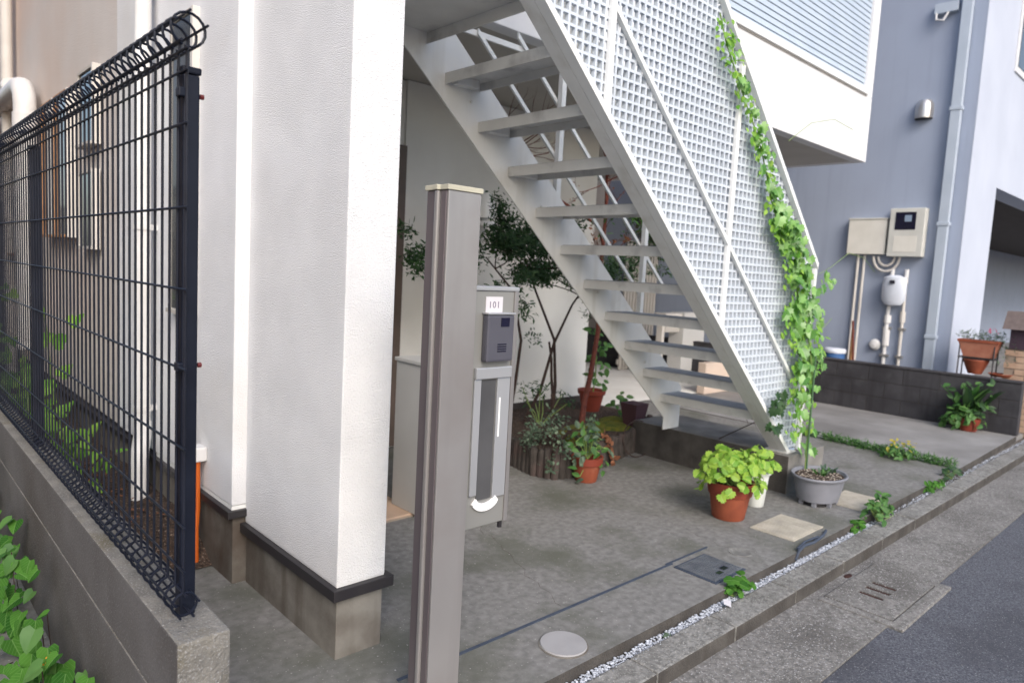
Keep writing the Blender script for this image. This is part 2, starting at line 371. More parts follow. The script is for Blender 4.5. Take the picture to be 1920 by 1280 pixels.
struct(mb.build('soil_strip', SOIL))
sheet('neighbour_ground', [(-12, 1.66), (.50, 1.66), (.50, 30), (-12, 30)], -.02, SOIL, -.28)
# white gravel between kerb and slab
mb = MB()
ico = [(0, 0, 1), (.89, 0, .3), (.28, .85, .3), (-.72, .53, .3), (-.72, -.53, .3), (.28, -.85, .3), (0, 0, -.7)]
icf = [(0, 1, 2), (0, 2, 3), (0, 3, 4), (0, 4, 5), (0, 5, 1), (6, 2, 1), (6, 3, 2), (6, 4, 3), (6, 5, 4), (6, 1, 5)]
for i in range(4200):
    x = U(1.5, 10) if i > 2600 else U(1.6, 4.9); y = U(1.607, 1.652); r = U(.004, .009); a = U(0, 6.28); st = U(.7, 1.3)
    if .5 + .5 * math.sin(x * 2.1) + U(0, 1) < .25: continue
    z = -.058 + r * .5 + U(0, .010)
    mb.add([(x + r * (v[0] * math.cos(a) - v[1] * math.sin(a) * st), y + r * (v[0] * math.sin(a) + v[1] * math.cos(a) * st), z + r * v[2] * .8) for v in ico], icf)
for i in range(120):      # strays on kerb and gutter
    x = U(1.8, 8); y = 1.6 - abs(random.gauss(0, .012)); r = U(.002, .0045); z = -.035 + r * .4
    mb.add([(x + r * v[0], y + r * v[1], z + r * v[2]) for v in ico], icf)
tag(mb.build('gravel', GRAVEL), 'pale bluish white gravel filling the gap between slab edge and kerb', 'gravel', kind='stuff')
# thin blue-black joint strip in the slab
mb = MB().box(1.40, 1.992, -.005, 3.14, 2.006, .004).box(3.10, 2.006, -.005, 3.50, 2.016, .005)
tag(mb.build('slab_joint_strip', JOINT), 'thin blue-black joint strip running along the slab from the post to the iron cover', 'joint strip')
cr = MB()
for x0, y0, x1, y1 in ((3.55, 1.66, 3.72, 2.6), (2.3, 2.02, 2.75, 3.3), (5.6, 1.66, 5.75, 2.9), (8.2, 1.72, 8.0, 3.9)):
    n = 26; prev = None
    for i in range(n + 1):
        q = i / n; p = (x0 + (x1 - x0) * q + random.gauss(0, .012), y0 + (y1 - y0) * q + random.gauss(0, .006))
        if prev:
            w = U(.0005, .0012); cr.add([(prev[0] - w, prev[1], .0008), (prev[0] + w, prev[1], .0008), (p[0] + w, p[1], .0008), (p[0] - w, p[1], .0008)], [(0, 1, 2, 3)])
        prev = p
o = cr.build('hairline_cracks', RUST_SHADE); o['kind'] = 'stuff'; tag(o, 'thin dark hairline cracks running across the yard slab', 'cracks', kind='stuff')
# stray specks / debris
mb = MB()
for i in range(420):
    if i < 60: x, y, z = U(1.5, 6), U(1.7, 3.2), .001
    elif i < 300: x, y, z = U(2.2, 7), U(.3, 1.44), -.104
    else: x, y, z = U(.7, 1.25), U(3.3, 4.2), .014
    if 1.22 < x < 1.6 and y > 2.2 and y < 3.2: continue
    if y < 1.07: z = -.111
    r = U(.0012, .003) if R() < .95 else U(.004, .006); a = U(0, 6)
    mb.add([(x + r * (v[0] * math.cos(a) - v[1] * math.sin(a)), y + r * (v[0] * math.sin(a) + v[1] * math.cos(a)), z + r * .4 * v[2]) for v in ico], icf)
tag(mb.build('loose_grit', mat('grit', (.34, .31, .28), (.20, .18, .16), .9, 60)), 'small pale pebbles and grit scattered over slab and road', 'grit', kind='stuff')

# ------------------------------------------------------------------ near block wall with mesh fence
nw = thing('concrete_garden_wall', 'low grey concrete wall carrying the dark mesh fence, square end facing the road', 'wall', (.56, 1.60, -.3))
def rough_box(x0, y0, z0, x1, y1, z1, m, name, parent, seg=.12, amp=.002, bev=.006):
    mb = MB().box(x0, y0, z0, x1, y1, z1, b=bev); return mb.build(name, m, parent)
rough_box(.5052, 1.581, -.28, .6248, 12, .422, WALLC, 'wall_course', nw)
rough_box(.505, 1.580, .428, .625, 12, .626, WALLC, 'wall_course', nw)
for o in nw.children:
    o.data.materials.append(WALL_LIT)
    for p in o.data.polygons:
        if p.normal.z > .35 or p.normal.y < -.35: p.material_index = 1  # top and end take a lighter copy, brighter light put into colour
MB().box(.511, 1.590, -.28, .619, 11.99, .60).build('mortar', FOOT, nw)

fx = .544
fe = thing('mesh_fence', 'dark navy welded mesh fence with rolled top edge standing on the concrete wall', 'fence', (fx, 1.68, .62))
PY = [1.728, 3.62, 5.53, 7.44]
for y in PY:
    p = MB().box(fx + .008, y - .020, .622, fx + .044, y + .020, 1.905, b=.005).build('post', FENCE, fe)
    MB().box(fx + .005, y - .023, 1.906, fx + .047, y + .023, 1.922, b=.004).build('post_cap', FENCE, p)
for z in (1.86, 1.24):
    MB().tube([(fx + .045, 1.712, z), (fx + .053, 1.712, z)], .006, 8).build('bolt', REDK, fe)
    MB().box(fx - .008, 1.690, z - .010, fx + .0075, 1.715, z + .010, b=.003).build('clip', FENCE, fe)
# one vertical wire with its rolled ends, shared
def ring(cx, cz, r, a0, a1, n=14): return [(cx + r * math.cos(a), 0, cz + r * math.sin(a)) for a in [a0 + (a1 - a0) * i / n for i in range(n + 1)]]
RT, RB = .037, .037
wire = ring(.003, .678, .028, math.radians(450), math.radians(100), 16) + [(0, 0, .71), (0, 0, 1.94)]
top = ring(.002, 1.987, .036, math.radians(-100), math.radians(250), 16)
wm = mesh_only(MB().tube([(x, 0, z) for x, _, z in wire] + top, .0032, 6), 'wire', FENCE)
y = 1.662; k = 0
while y < 8.2:
    inst(wm, 'wire', fe, (fx, y, 0)).rotation_euler = (0, 0, 0); y += .0555; k += 1
for z in (.765, .871, 1.056, 1.24, 1.421, 1.604, 1.787, 1.90, 1.945):
    MB().tube([(fx - .005, 1.64, z), (fx - .005, 8.2, z)], .0032, 6).build('cross_wire', FENCE, fe)
for cx, cz, rr in ((fx + .002, 1.987, .036), (fx + .003, .678, .028)):
    for a in (20, 95, 160, 235, 300):
        a = math.radians(a); MB().tube([(cx + rr * math.cos(a), 1.64, cz + rr * math.sin(a)), (cx + rr * math.cos(a), 8.2, cz + rr * math.sin(a))], .0032, 6).build('cross_wire', FENCE, fe)

# ------------------------------------------------------------------ white house
H = thing('white_house', 'white roughcast house with corner pier, recessed porch and overhanging balcony', 'house', (1.3, 2.25, 0))
MB().box(1.285, 2.25, .2895, 1.495, 3.098, 7, b=.006).build('pier', STUCCO_COL, H)
MB().box(1.287, 2.252, .2865, 1.493, 3.098, .2975, b=.001).build('drip_edge', FRAMEW, H)
MB().box(1.262, 2.228, .243, 1.524, 3.102, .286, b=.003).build('trim', BLACK, H)
MB().box(1.290, 2.256, -.05, 1.490, 3.096, .243, b=.004).build('foundation', FOOT, H)
MB().box(1.222, 3.10, .372, 1.95, 5.0, 7, b=.006).build('wall', STUCCO, H)
MB().box(1.224, 3.102, .352, 1.94, 4.20, .3705).build('drip_edge', FRAMEW, H)
MB().box(1.200, 3.082, .318, 1.60, 12, .352, b=.003).build('trim', BLACK, H)
MB().box(1.23, 3.106, -.05, 1.93, 12, .318, b=.004).build('foundation', FOOT, H)
MB().box(1.235, 5.002, .372, 1.95, 14, 7).build('wall', mat('stucco_bounce_tint', (.60, .56, .53), (.54, .50, .47), .9, 1.2, bump=.6, bscale=100, bdist=.006, stain=(.58, .46, .39), stain_scale=.5, stain_at=(.45, .65)), H)  # warm bounce light painted into the colour of this stretch
# porch back wall, door, side wall
MB().box(3.24, 4.80, .0, 5.60, 5.0, 2.965).build('wall', PORCH, H)
MB().box(3.30, 4.785, .0, 5.60, 4.799, .25).build('skirting', DARKW, H)
d = MB().box(2.30, 4.84, .05, 3.13, 4.88, 2.35, b=.004).build('door', BROWN, H)
MB().tube([(2.42, 4.83, .95), (2.42, 4.79, .95), (2.42, 4.79, 1.25), (2.42, 4.83, 1.25)], .012, 8).build('handle', STEEL, d)
MB().box(3.13, 4.77, .02, 3.238, 4.9, 2.45, b=.004).box(1.96, 4.77, 2.37, 3.13, 4.9, 2.45).box(2.18, 4.77, .02, 2.29, 4.9, 2.37).build('door_frame', BROWN, H)
MB().box(1.952, 4.82, .0, 3.238, 4.95, 2.96).build('wall', PORCH, H)
# upper storey slab / soffit and balcony
MB().box(1.96, 3.305, 2.97, 8.535, 9.0, 3.05).build('soffit', SOFFIT, H)
bal = MB().box(1.60, 3.30, 2.968, 8.54, 3.42, 3.68, b=.006).build('balcony', BALC, H)
MB().box(8.42, 3.43, 2.9685, 8.5405, 9.0, 7.0, b=.004).build('wall', BALC, H)
MB().box(8.37, 3.3005, 3.682, 8.54, 3.42, 7.0, b=.006).build('corner_post', BALC, H)
MB().box(1.60, 3.272, 3.685, 8.366, 3.42, 3.755, b=.006).build('rail', FRAMEW, H)
MB().box(1.60, 3.292, 3.672, 8.36, 3.299, 3.684).build('shadow_gap', SOFFIT, H)
SLAT = mat('balcony_slat', (.50, .58, .68), (.46, .54, .64), .5, 4)
sm_ = mesh_only(MB().add([(0, 0, 0), (6.76, 0, 0), (6.76, .012, .006), (0, .012, .006), (0, 0, .047), (6.76, 0, .047), (6.76, .03, .054), (0, .03, .054)],
      [(0, 3, 2, 1), (4, 5, 6, 7), (0, 1, 5, 4), (1, 2, 6, 5), (2, 3, 7, 6), (3, 0, 4, 7)]), 'slat', SLAT)
for i in range(34): inst(sm_, 'slat', H, (1.605, 3.33, 3.76 + i * .058))
MB().box(1.6, 3.375, 3.76, 8.36, 3.40, 6.5).build('screen_backing', mat('screen_backing', (.30, .36, .43), None, .7), H)
# slit windows in the side wall
def slit(y0, y1, z0, z1, proud=.05, wood=False):
    f = MB().box(1.222 - proud, y0 + .03, z1 - .02, 1.2215, y1, z1).box(1.222 - proud, y1 - .02, z0, 1.2215, y1, z1 - .021)\
        .box(1.222 - proud - .02, y0 + .03, z0, 1.2215, y1 - .021, z0 + .02).build('window', WOOD if wood else SOFFIT, H)
    MB().box(1.222 - proud - .004, y0, z0, 1.2215, y0 + .03, z1).build('jamb', PVCB, f)
    MB().box(1.216 - proud * .6, y0 + .032, z0 + .022, 1.2195, y1 - .022, z1 - .022).build('pane', GLASS, f)
slit(3.56, 3.90, 1.2, 2.66, .03)
slit(5.40, 5.85, 2.20, 2.72, .045); slit(5.42, 5.85, 1.50, 2.04, .045)
slit(6.10, 6.60, 1.58, 2.66, .06, True); slit(6.62, 7.10, 1.58, 2.66, .06, True)
slit(8.0, 8.9, 1.4, 2.45, .08, True)
# tiled porch floor
pf = struct(MB().box(1.50, 3.365, -.02, 2.478, 4.79, .010).build('porch_floor', GROUT))
tm = mesh_only(MB().box(.003, .003, 0, .297, .297, .012, b=.002), 'tile', TILE)
for i in range(3):
    for j in range(5): inst(tm, 'tile', pf, (1.515 + i * .32, 3.368 + j * .284, .009), scale=(1.06, .94, 1))

# ------------------------------------------------------------------ pipes and boxes on the side wall
t = thing('downpipe', 'tall white rainwater downpipe running down the side wall behind the fence', 'downpipe', (1.15, 4.2, 0))
MB().tube([(1.15, 4.20, .52), (1.15, 4.20, 6.9)], .042, 16).build('pipe', PVCW, t)
MB().tube([(1.15, 4.20, .56), (1.15, 4.20, .47), (1.13, 4.17, .40), (1.12, 4.15, .32), (1.12, 4.15, .0)], .047, 14).build('elbow', PVCW, t)
for z in (.62, 1.62, 2.9): MB().tube([(1.15, 4.20, z), (1.15, 4.20, z + .03)], .049, 16).box(1.15, 4.19, z, 1.222, 4.21, z + .03).build('bracket', PVCW, t)
t = thing('downpipe', 'thin beige vertical pipe at the far left of the side wall', 'pipe', (1.15, 8.7, 0))
MB().tube([(1.15, 8.70, .02), (1.15, 8.70, 6.9)], .05, 12).build('pipe', PVCB, t)
t = thing('duct_pipe', 'fat white air duct bending out over the fence from the side wall', 'duct', (1.1, 7.4, 2.2))
MB().tube([(1.10, 7.40, .6), (1.10, 7.40, 2.70), (1.10, 7.42, 2.78), (1.10, 7.52, 2.86), (1.10, 7.66, 2.88), (1.10, 10.5, 2.88)], .085, 16).build('pipe', PVCW, t)
MB().tube([(1.10, 7.4, 2.62), (1.10, 7.4, 2.50)], .093, 16).build('collar', PVCW, t)
MB().tube([(1.12, 8.3, 3.0), (1.12, 9.6, 3.0)], .07, 12).build('branch_pipe', PVCW, t)
t = thing('conduit_box', 'small white junction box with two orange conduits going into the soil', 'junction box', (1.17, 3.46, .012))
MB().box(1.16, 3.405, .510, 1.221, 3.50, .580, b=.008).build('box', PVCW, t)
MB().tube([(1.158, 3.45, .545), (1.152, 3.45, .545)], .02, 12).build('knob', PVCW, t)
MB().tube([(1.185, 3.43, .515), (1.187, 3.43, .28), (1.175, 3.415, .18), (1.17, 3.395, .02)], .012, 10).build('conduit', ORANGE, t)
MB().tube([(1.185, 3.475, .515), (1.187, 3.475, .28), (1.187, 3.47, .03)], .012, 10).build('conduit', ORANGE, t)
# dark plank screen at the far end of the passage
t = thing('plank_screen', 'dark timber board screen closing the passage behind the mesh fence', 'fence', (.9, 9.0, 0))
for i in range(5): MB().box(.64 + i * .112, 9.0, .02, .745 + i * .112, 9.02, 1.95).build('board', DARKW, t)
for z in (.3, 1.6): MB().box(.63, 9.021, z, 1.2, 9.06, z + .06).build('rail', DARKW, t)

# ------------------------------------------------------------------ stair
S = thing('outdoor_staircase', 'white painted steel staircase with open treads and pale grating guard', 'staircase', (3.6, 2.8, .28))
MS = .87
def lowN(x): return 1.478 - MS * (x - 3.605)
def lowF(x): return 1.485 - .862 * (x - 3.52)
XE = 3.605 + (1.478 - .283) / MS
x0 = 1.56
MB().prism_y([(x0, lowN(x0)), (XE, .283), (XE + .20, .283), (XE + .20, lowN(XE + .20) + .43), (x0, lowN(x0) + .43)], 2.397, 2.405).build('stringer', WHITE, S)
MB().prism_y([(x0, lowN(x0)), (XE, .2835), (XE + .016, .2835), (x0, lowN(x0) + .014)], 2.328, 2.3965).build('stringer_flange', WHITE, S)
MB().box(XE - .03, 2.262, .2815, XE + .12, 2.44, .2895, b=.001).build('base_plate', TREADM, S)
XF = 3.52 + (1.485 - .30) / .862
MB().prism_y([(1.56, lowF(1.56)), (4.80, lowF(4.80)), (4.80, .283), (5.02, .283), (5.02, lowF(5.02) + .43), (1.56, lowF(1.56) + .43)], 3.24, 3.25).build('stringer', WHITE, S, bevel=.001)
# C-shaped treads
for k in range(10):
    x, z = 2.43 + .2545 * k, 2.575 - .2213 * k
    tr = MB().box(x, 2.406, z - .055, x + .006, 3.239, z - .002).box(x + .254, 2.406, z - .045, x + .26, 3.239, z - .002)\
        .box(x, 2.406, z - .0015, x + .26, 3.239, z + .004).build('tread', TREADM, S)
    MB().box(x + .012, 2.412, z + .0045, x + .25, 3.233, z + .0075).build('tread_mat', TREADTOP, tr)
    MB().box(x + .05, 3.18, z - .050, x + .20, 3.239, z - .0025, b=.004).build('bracket', WHITE, tr)
MB().box(1.56, 2.406, 2.76, 2.30, 3.239, 2.80, b=.003).box(2.294, 2.407, 2.70, 2.30, 3.238, 2.759).build('landing', TREADM, S)
for k in range(5):
    xb = 2.0 + k * .62
    MB().tube([(xb, 3.2385, lowF(xb) + .2), (xb, 3.230, lowF(xb) + .2)], .009, 6).build('bolt', TREADM, S)
# far guard: posts and flat inclined rails
for x in (3.41, 4.41):
    z0 = lowF(x) + .2; MB().box(x - .02, 3.252, z0, x + .02, 3.29, z0 + 1.12, b=.003).build('guard_post', FRAMEW, S)
def rail_bar(x0, z0, x1, z1, y, h=.032, w=.016, name='handrail', m=None, dm=None):
    return MB().prism_y([(x0, z0), (x1, z1), (x1, z1 + h), (x0, z0 + h)], y, y + w).build(name, m or FRAMEW, S)
rail_bar(2.70, 2.87, 4.43, 1.37, 3.294)
rail_bar(3.02, 2.93, 4.78, 1.40, 3.294)
rail_bar(2.30, 2.862, 3.10, 2.862, 3.311)
# near guard: frame on plane y 2.28..2.30 and grating behind it
def zu(x): return 1.695 + .94 * (5.147 - x)
def zl(x): return lowN(x)
XR = 5.185
fy0, fy1 = 2.272, 2.296
def inc(xa, xb, f, h, name, y0=fy0, y1=fy1): MB().prism_y([(xa, f(xa)), (xb, f(xb)), (xb, f(xb) + h), (xa, f(xa) + h)], y0, y1).build(name, FRAMEW, S, bevel=.002)
inc(1.60, 5.03, zl, .042, 'bottom_rail', 2.268, 2.326)
inc(2.35, XR, lambda x: zu(x) - .02, .045, 'top_rail', 2.262, 2.3)
inc(2.700, 5.17, lambda x: 1.732 - .873 * (x - 3.913), .034, 'mid_rail')
for x, zt, zb in ((2.685, 4.0, zl(2.70) + .03), (3.912, zu(3.93) - .03, zl(3.93) + .03), (5.165, zu(5.18) - .02, .284)):
    MB().box(x, fy0 + .002, zb, x + .036, fy1 + .004, zt, b=.003).build('guard_post', FRAMEW, S)
mb = MB(); P_ = .0505; T = .0135; D0, D1 = 2.298, 2.322
x = 1.60
while x < XR:
    za, zb = max(zl(x) + .03, .30), min(zu(x), 4.3)
    if zb > za: mb.box(x, D0, za, x + T, D1, zb)
    x += P_
z = .31
while z < 4.3:
    xa = max(1.6, 3.605 + (1.478 - z) / MS + .03); xb = min(XR, 5.147 + (1.695 - z) / .94)
    if xb > xa: mb.box(xa, D0 + .001, z, xb, D1 - .001, z + T)
    z += P_
o = mb.build('grating', GRATE, S); o['kind'] = 'stuff'
# concrete pad
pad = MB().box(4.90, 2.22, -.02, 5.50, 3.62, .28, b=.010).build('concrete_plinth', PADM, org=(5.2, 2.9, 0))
pad.data.materials.append(DIRT_SHADE)
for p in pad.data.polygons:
    if p.normal.x < -.6: p.material_index = 1  # shade under the stairs painted onto this side face
tag(pad, 'stained concrete plinth under the foot of the white staircase', 'plinth')
MB().box(4.97, 2.30, .281, 5.16, 2.36, .292).build('sheet', PAPER, org=(5.06, 2.33, .281)); tag(bpy.data.objects['sheet'], 'folded pale blue sheet lying on the plinth below the grating', 'sheet')
bpy.data.objects['sheet'].data.materials[0] = mat('pale_blue_sheet', (.50, .60, .78), None, .6)

# ------------------------------------------------------------------ letterbox stand
L = thing('letterbox_stand', 'brown-grey aluminium post with cream cap carrying a numbered letterbox and intercom', 'letterbox post', (1.37, 1.74, 0))
MB().box(1.308, 1.700, -.02, 1.436, 1.708, 1.735, b=.002).box(1.428, 1.709, -.02, 1.436, 1.80, 1.735).build('post', BRONZE, L)
MB().box(1.306, 1.7095, -.02, 1.42, 1.738, 1.735, b=.003).build('post_shaded_side', BRONZE_SHADE, L)
MB().box(1.296, 1.740, -.02, 1.42, 1.757, 1.735, b=.005).build('post_rib', BRONZE, L)
MB().box(1.304, 1.759, -.02, 1.42, 1.805, 1.735, b=.004).build('post_shaded_side', BRONZE_SHADE, L)
MB().prism_z([(1.302, 1.696), (1.441, 1.696), (1.441, 1.81), (1.299, 1.81), (1.299, 1.760), (1.292, 1.757), (1.292, 1.739), (1.302, 1.736)], 1.736, 1.752).build('post_cap', CAPM, L, bevel=.002)
PX0, PX1, PYF = 1.440, 1.712, 1.802
MB().box(PX0, PYF, .60, PX1, PYF + .11, 1.432, b=.004).build('body', PANELM, L)
MB().box(PX0 - .001, PYF - .006, 1.4325, PX1 + .004, PYF + .115, 1.447, b=.003).build('lid', SILVER, L)
MB().box(PX1 - .018, PYF - .007, .60, PX1, PYF - .0005, 1.432, b=.002).build('edge_trim', BRONZE, L)
s_ = MB().box(1.563, PYF - .003, 1.358, 1.640, PYF - .0005, 1.412).build('number_sticker', PAPER, L)
cu = bpy.data.curves.new('number', 'FONT'); cu.body = '101'; cu.size = .032; cu.align_x = 'CENTER'; cu.extrude = .0006; cu.space_character = 1.15
tmp = bpy.data.objects.new('tmp', cu); C.objects.link(tmp)
me = bpy.data.meshes.new_from_object(tmp.evaluated_get(bpy.context.evaluated_depsgraph_get())); bpy.data.objects.remove(tmp)
me.materials.clear(); me.materials.append(INK)
for v in me.vertices: v.co = Vector((v.co.x + 1.601, PYF - .0036 - v.co.z, v.co.y + 1.374)) - Vector((1.37, 1.74, 0))
o = bpy.data.objects.new('number', me); C.objects.link(o); o.parent = s_
ic = MB().box(1.552, PYF - .030, 1.190, 1.676, PYF - .0005, 1.352, b=.008).build('intercom', ICOM, L)
MB().box(1.612, PYF - .0325, 1.312, 1.650, PYF - .0305, 1.342).build('camera_lens', LENS, ic)
MB().box(1.550, PYF - .034, 1.3525, 1.678, PYF - .001, 1.359, b=.002).build('hood', SILVER, ic)
for i in range(4): MB().box(1.60, PYF - .0322, 1.225 + i * .008, 1.64, PYF - .0305, 1.2285 + i * .008).build('speaker_slot', LENS, ic)
# delivery slot: header, side rails, recess with rounded foot
hd = MB().box(1.525, PYF - .016, 1.130, 1.690, PYF - .0005, 1.170, b=.004).build('slot_header', SILVER, L)
MB().box(1.525, PYF - .009, .72, 1.556, PYF - .0005, 1.129, b=.003).build('slot_frame', SILVER, L)
MB().box(1.630, PYF - .009, .70, 1.690, PYF - .0005, 1.129, b=.003).build('slot_frame', SILVER, L)
MB().box(1.560, PYF - .004, .70, 1.626, PYF - .0008, 1.125).build('slot_recess', mat('slot_recess', (.13, .13, .135), (.10, .10, .105), .35, metal=.4), L)
arc = [(1.60 + .062 * math.cos(a), .700 + .042 * math.sin(a)) for a in [math.radians(195 + i * 15) for i in range(11)]]
arc2 = [(1.60 + .045 * math.cos(a), .715 + .030 * math.sin(a)) for a in [math.radians(195 + i * 15) for i in range(11)]]
MB().prism_y(arc + arc2[::-1], PYF - .010, PYF - .0009).build('painted_glint', GLINT, L)  # white arc painted as the floor's reflection in the slot foot
MB().box(1.640, PYF - .0105, .92, 1.646, PYF - .0092, 1.06).build('painted_glint', GLINT, L)
MB().tube([(1.700, PYF + .02, .598), (1.700, PYF + .02, .570)], .009, 10).build('drain_screw', BLACK, L)

# ------------------------------------------------------------------ storage box, lamp
t = thing('storage_cabinet', 'plain light grey metal cabinet standing on the porch tiles behind the post', 'cabinet', (2.6, 3.45, .02))
MB().box(2.41, 3.30, .022, 2.82, 3.58, .925, b=.004).build('body', GREYBOX, t)
MB().box(2.40, 3.29, .9255, 2.83, 3.59, .948, b=.004).build('lid', GREYBOX, t)
t = thing('wall_lamp', 'domed white wall lamp on the porch wall behind the post', 'lamp', (4.15, 4.79, 1.85))
MB().lathe([(.098, 0), (.102, .05), (.098, .12), (.075, .18), (.04, .215), (0, .225)], (4.0, 4.69, 1.95)).build('shade', LAMPG, t)
MB().lathe([(.03, 0), (.095, .0), (.10, .02), (.10, .04), (.04, .045)], (4.0, 4.69, 1.88)).build('louvre', PVCW, t)
MB().box(3.95, 4.75, 1.86, 4.05, 4.799, 2.08, b=.006).build('mount', PVCW, t)

# ------------------------------------------------------------------ grey house and its fittings
G = thing('grey_house', 'tall blue-grey rendered house beyond the block wall with a recessed garage', 'house', (9.9, 2.6, 0))
MB().box(9.90, 2.605, -.1, 10.3, 14, 8).build('wall', GREYWALL, G)
MB().box(9.898, 2.595, -.1, 11.15, 2.604, 8).box(11.15, 2.595, 2.96, 60, 2.90, 8).box(10.301, 2.6045, -.1, 11.15, 2.9, 8).build('facade', LAVWALL, G)
MB().box(11.10, 2.901, -.1, 11.16, 5.9, 2.96).box(11.161, 5.90, -.1, 60, 6.0, 2.96).build('recess_wall', GREYWALL, G)
MB().box(11.0, 2.905, 2.961, 60, 6.0, 3.05).build('soffit', DARKW, G)
MB().box(11.32, 2.575, 4.50, 12.6, 2.594, 5.6, b=.004).build('window_frame', PVCW, G)
MB().box(11.40, 2.570, 4.58, 12.5, 2.574, 5.5).build('pane', GLASS, G)
t = thing('downpipe', 'square pale blue downpipe on the blue-grey wall', 'downpipe', (9.85, 2.82, 0))
MB().box(9.81, 2.745, -.02, 9.885, 2.86, 8, b=.01).build('pipe', DOWNP, t)
for z in (.95, 2.35, 3.74, 5.1): MB().box(9.80, 2.735, z, 9.897, 2.87, z + .045, b=.004).build('bracket', DOWNP, t)
t = thing('downpipe', 'thin white pipe inside the garage recess', 'pipe', (12.6, 3.0, 0))
MB().tube([(11.22, 2.62 + .40, 0), (11.22, 3.02, 2.9)], .03, 10).build('pipe', PVCW, t)
t = thing('vent_hood', 'round stainless vent hood high on the blue-grey wall', 'vent', (9.85, 3.17, 3.8))
MB().lathe([(.104, 0), (.108, .12), (.10, .18), (.07, .225), (0, .24)], (9.885, 3.17, 3.69), 28).build('hood', STEEL, t)
MB().lathe([(.098, 0), (.098, .004)], (9.885, 3.17, 3.682), 24).build('grille', BLACK, t)
t = thing('wall_bracket', 'pale blue pipe bracket with a bent tube at the top of the grey wall', 'bracket', (9.85, 3.05, 4.95))
MB().box(9.82, 2.90, 4.93, 9.897, 3.16, 5.05, b=.006).build('plate', DOWNP, t)
MB().tube([(9.84, 3.14, 5.0), (9.82, 3.13, 4.86), (9.82, 3.05, 4.84), (9.84, 2.98, 4.98)], .014, 8).build('tube', PVCW, t)
t = thing('breaker_box', 'wide cream metal cable box on the blue-grey wall', 'meter box', (9.85, 3.65, 2.2))
MB().box(9.79, 3.44, 1.985, 9.895, 3.915, 2.44, b=.006).build('body', CREAM, t)
MB().box(9.780, 3.43, 2.4405, 9.897, 3.925, 2.455, b=.003).build('lid', CREAM, t)
for y in (3.78, 3.70): MB().tube([(9.86, y, .0), (9.86, y, 1.984)], .017, 10).build('conduit', PVCB, t)
t = thing('electric_meter', 'cream electricity meter box with a dark display window', 'meter box', (9.85, 3.2, 2.2))
b_ = MB().box(9.76, 2.99, 1.96, 9.895, 3.40, 2.57, b=.008).build('body', mat('meter_cream', (.62, .62, .58), (.56, .56, .52), .5), t)
MB().box(9.755, 3.09, 2.30, 9.7595, 3.33, 2.52).build('display', LENS, t)
MB().box(9.751, 3.14, 2.40, 9.7545, 3.22, 2.48).build('dial', mat('dial', (.25, .32, .42), None, .3), t)
MB().box(9.757, 3.06, 2.02, 9.7595, 3.33, 2.22).build('cover', CREAM, t)
for r_, zc in ((.16, 1.96), (.10, 1.96)):
    MB().tube([(9.84, 3.42 - r_ * math.cos(math.pi * i / 12), zc - r_ * 1.2 * math.sin(math.pi * i / 12)) for i in range(13)], .017, 10).build('cable', PVCB, t)
t = thing('gas_meter', 'rounded white gas meter with pipes below the cream boxes', 'gas meter', (9.83, 3.28, 1.5))
MB().lathe([(.0, 0), (.085, .02), (.125, .08), (.13, .26), (.115, .37), (.05, .40), (0, .40)], (9.79, 3.27, 1.32), 20, .6, 1.15).build('body', METERW, t)
MB().box(9.695, 3.24, 1.61, 9.705, 3.30, 1.655).build('counter', LENS, t)
for y, zt in ((3.33, 1.80), (3.16, 1.80)):
    MB().tube([(9.85, y, 1.62), (9.85, y, zt)], .025, 10).build('pipe', PVCW, t)
MB().tube([(9.85, 3.33, 1.34), (9.86, 3.34, 1.22), (9.86, 3.33, 0)], .024, 10).tube([(9.86, 3.335, 1.20), (9.86, 3.335, 1.10)], .043, 10).tube([(9.86, 3.335, 1.05), (9.86, 3.33, .80)], .043, [] and 10 or 10).build('pipe', PVCW, t)
MB().tube([(9.85, 3.16, 1.62), (9.86, 3.155, 1.10), (9.86, 3.15, 0)], .02, 10).tube([(9.86, 3.158, 1.26), (9.86, 3.155, 1.12)], .034, 10).build('pipe', PVCB, t)
for z in (.66, 1.02): MB().box(9.83, 3.28, z, 9.897, 3.38, z + .03).box(9.83, 3.11, z, 9.897, 3.19, z + .03).build('bracket', STEEL, t)
t = thing('round_vent', 'small round white vent cap low on the blue-grey wall', 'vent', (9.85, 3.46, .8))
MB().lathe([(0, 0), (.065, 0), (.075, .03), (.05, .06), (0, .07)], (0, 0, 0), 16).build('cap', PVCW, t)
c_ = t.children[0]; c_.rotation_euler = (0, -math.pi / 2, 0); c_.location = (.045, 0, 0)
for v in c_.data.vertices: v.co += Vector((9.85, 3.46, .8))

# dark block boundary wall
BW = thing('block_boundary_wall', 'low dark weathered concrete block wall between the driveway and the grey house', 'wall', (9.38, 1.70, 0))
MB().box(9.315, 1.712, -.05, 9.425, 9.0, .575).build('mortar', DARKW, BW)
bmk = mesh_only(MB().box(0, 0, 0, .12, .394, .186, b=.004), 'block', BLOCKM)
bmh = mesh_only(MB().box(0, 0, 0, .12, .195, .186, b=.004), 'block', BLOCKM)
for c in range(3):
    y = 1.705
    if c % 2: inst(bmh, 'block', BW, (9.31, y, .0 + c * .192)); y += .2
    while y < 8.8:
        inst(bmk, 'block', BW, (9.31 + U(-.001, .001), y, .0 + c * .192)); y += .4
MB().box(9.30, 1.70, .577, 9.44, 9.0, .60, b=.004).build('coping', BLOCKM, BW)

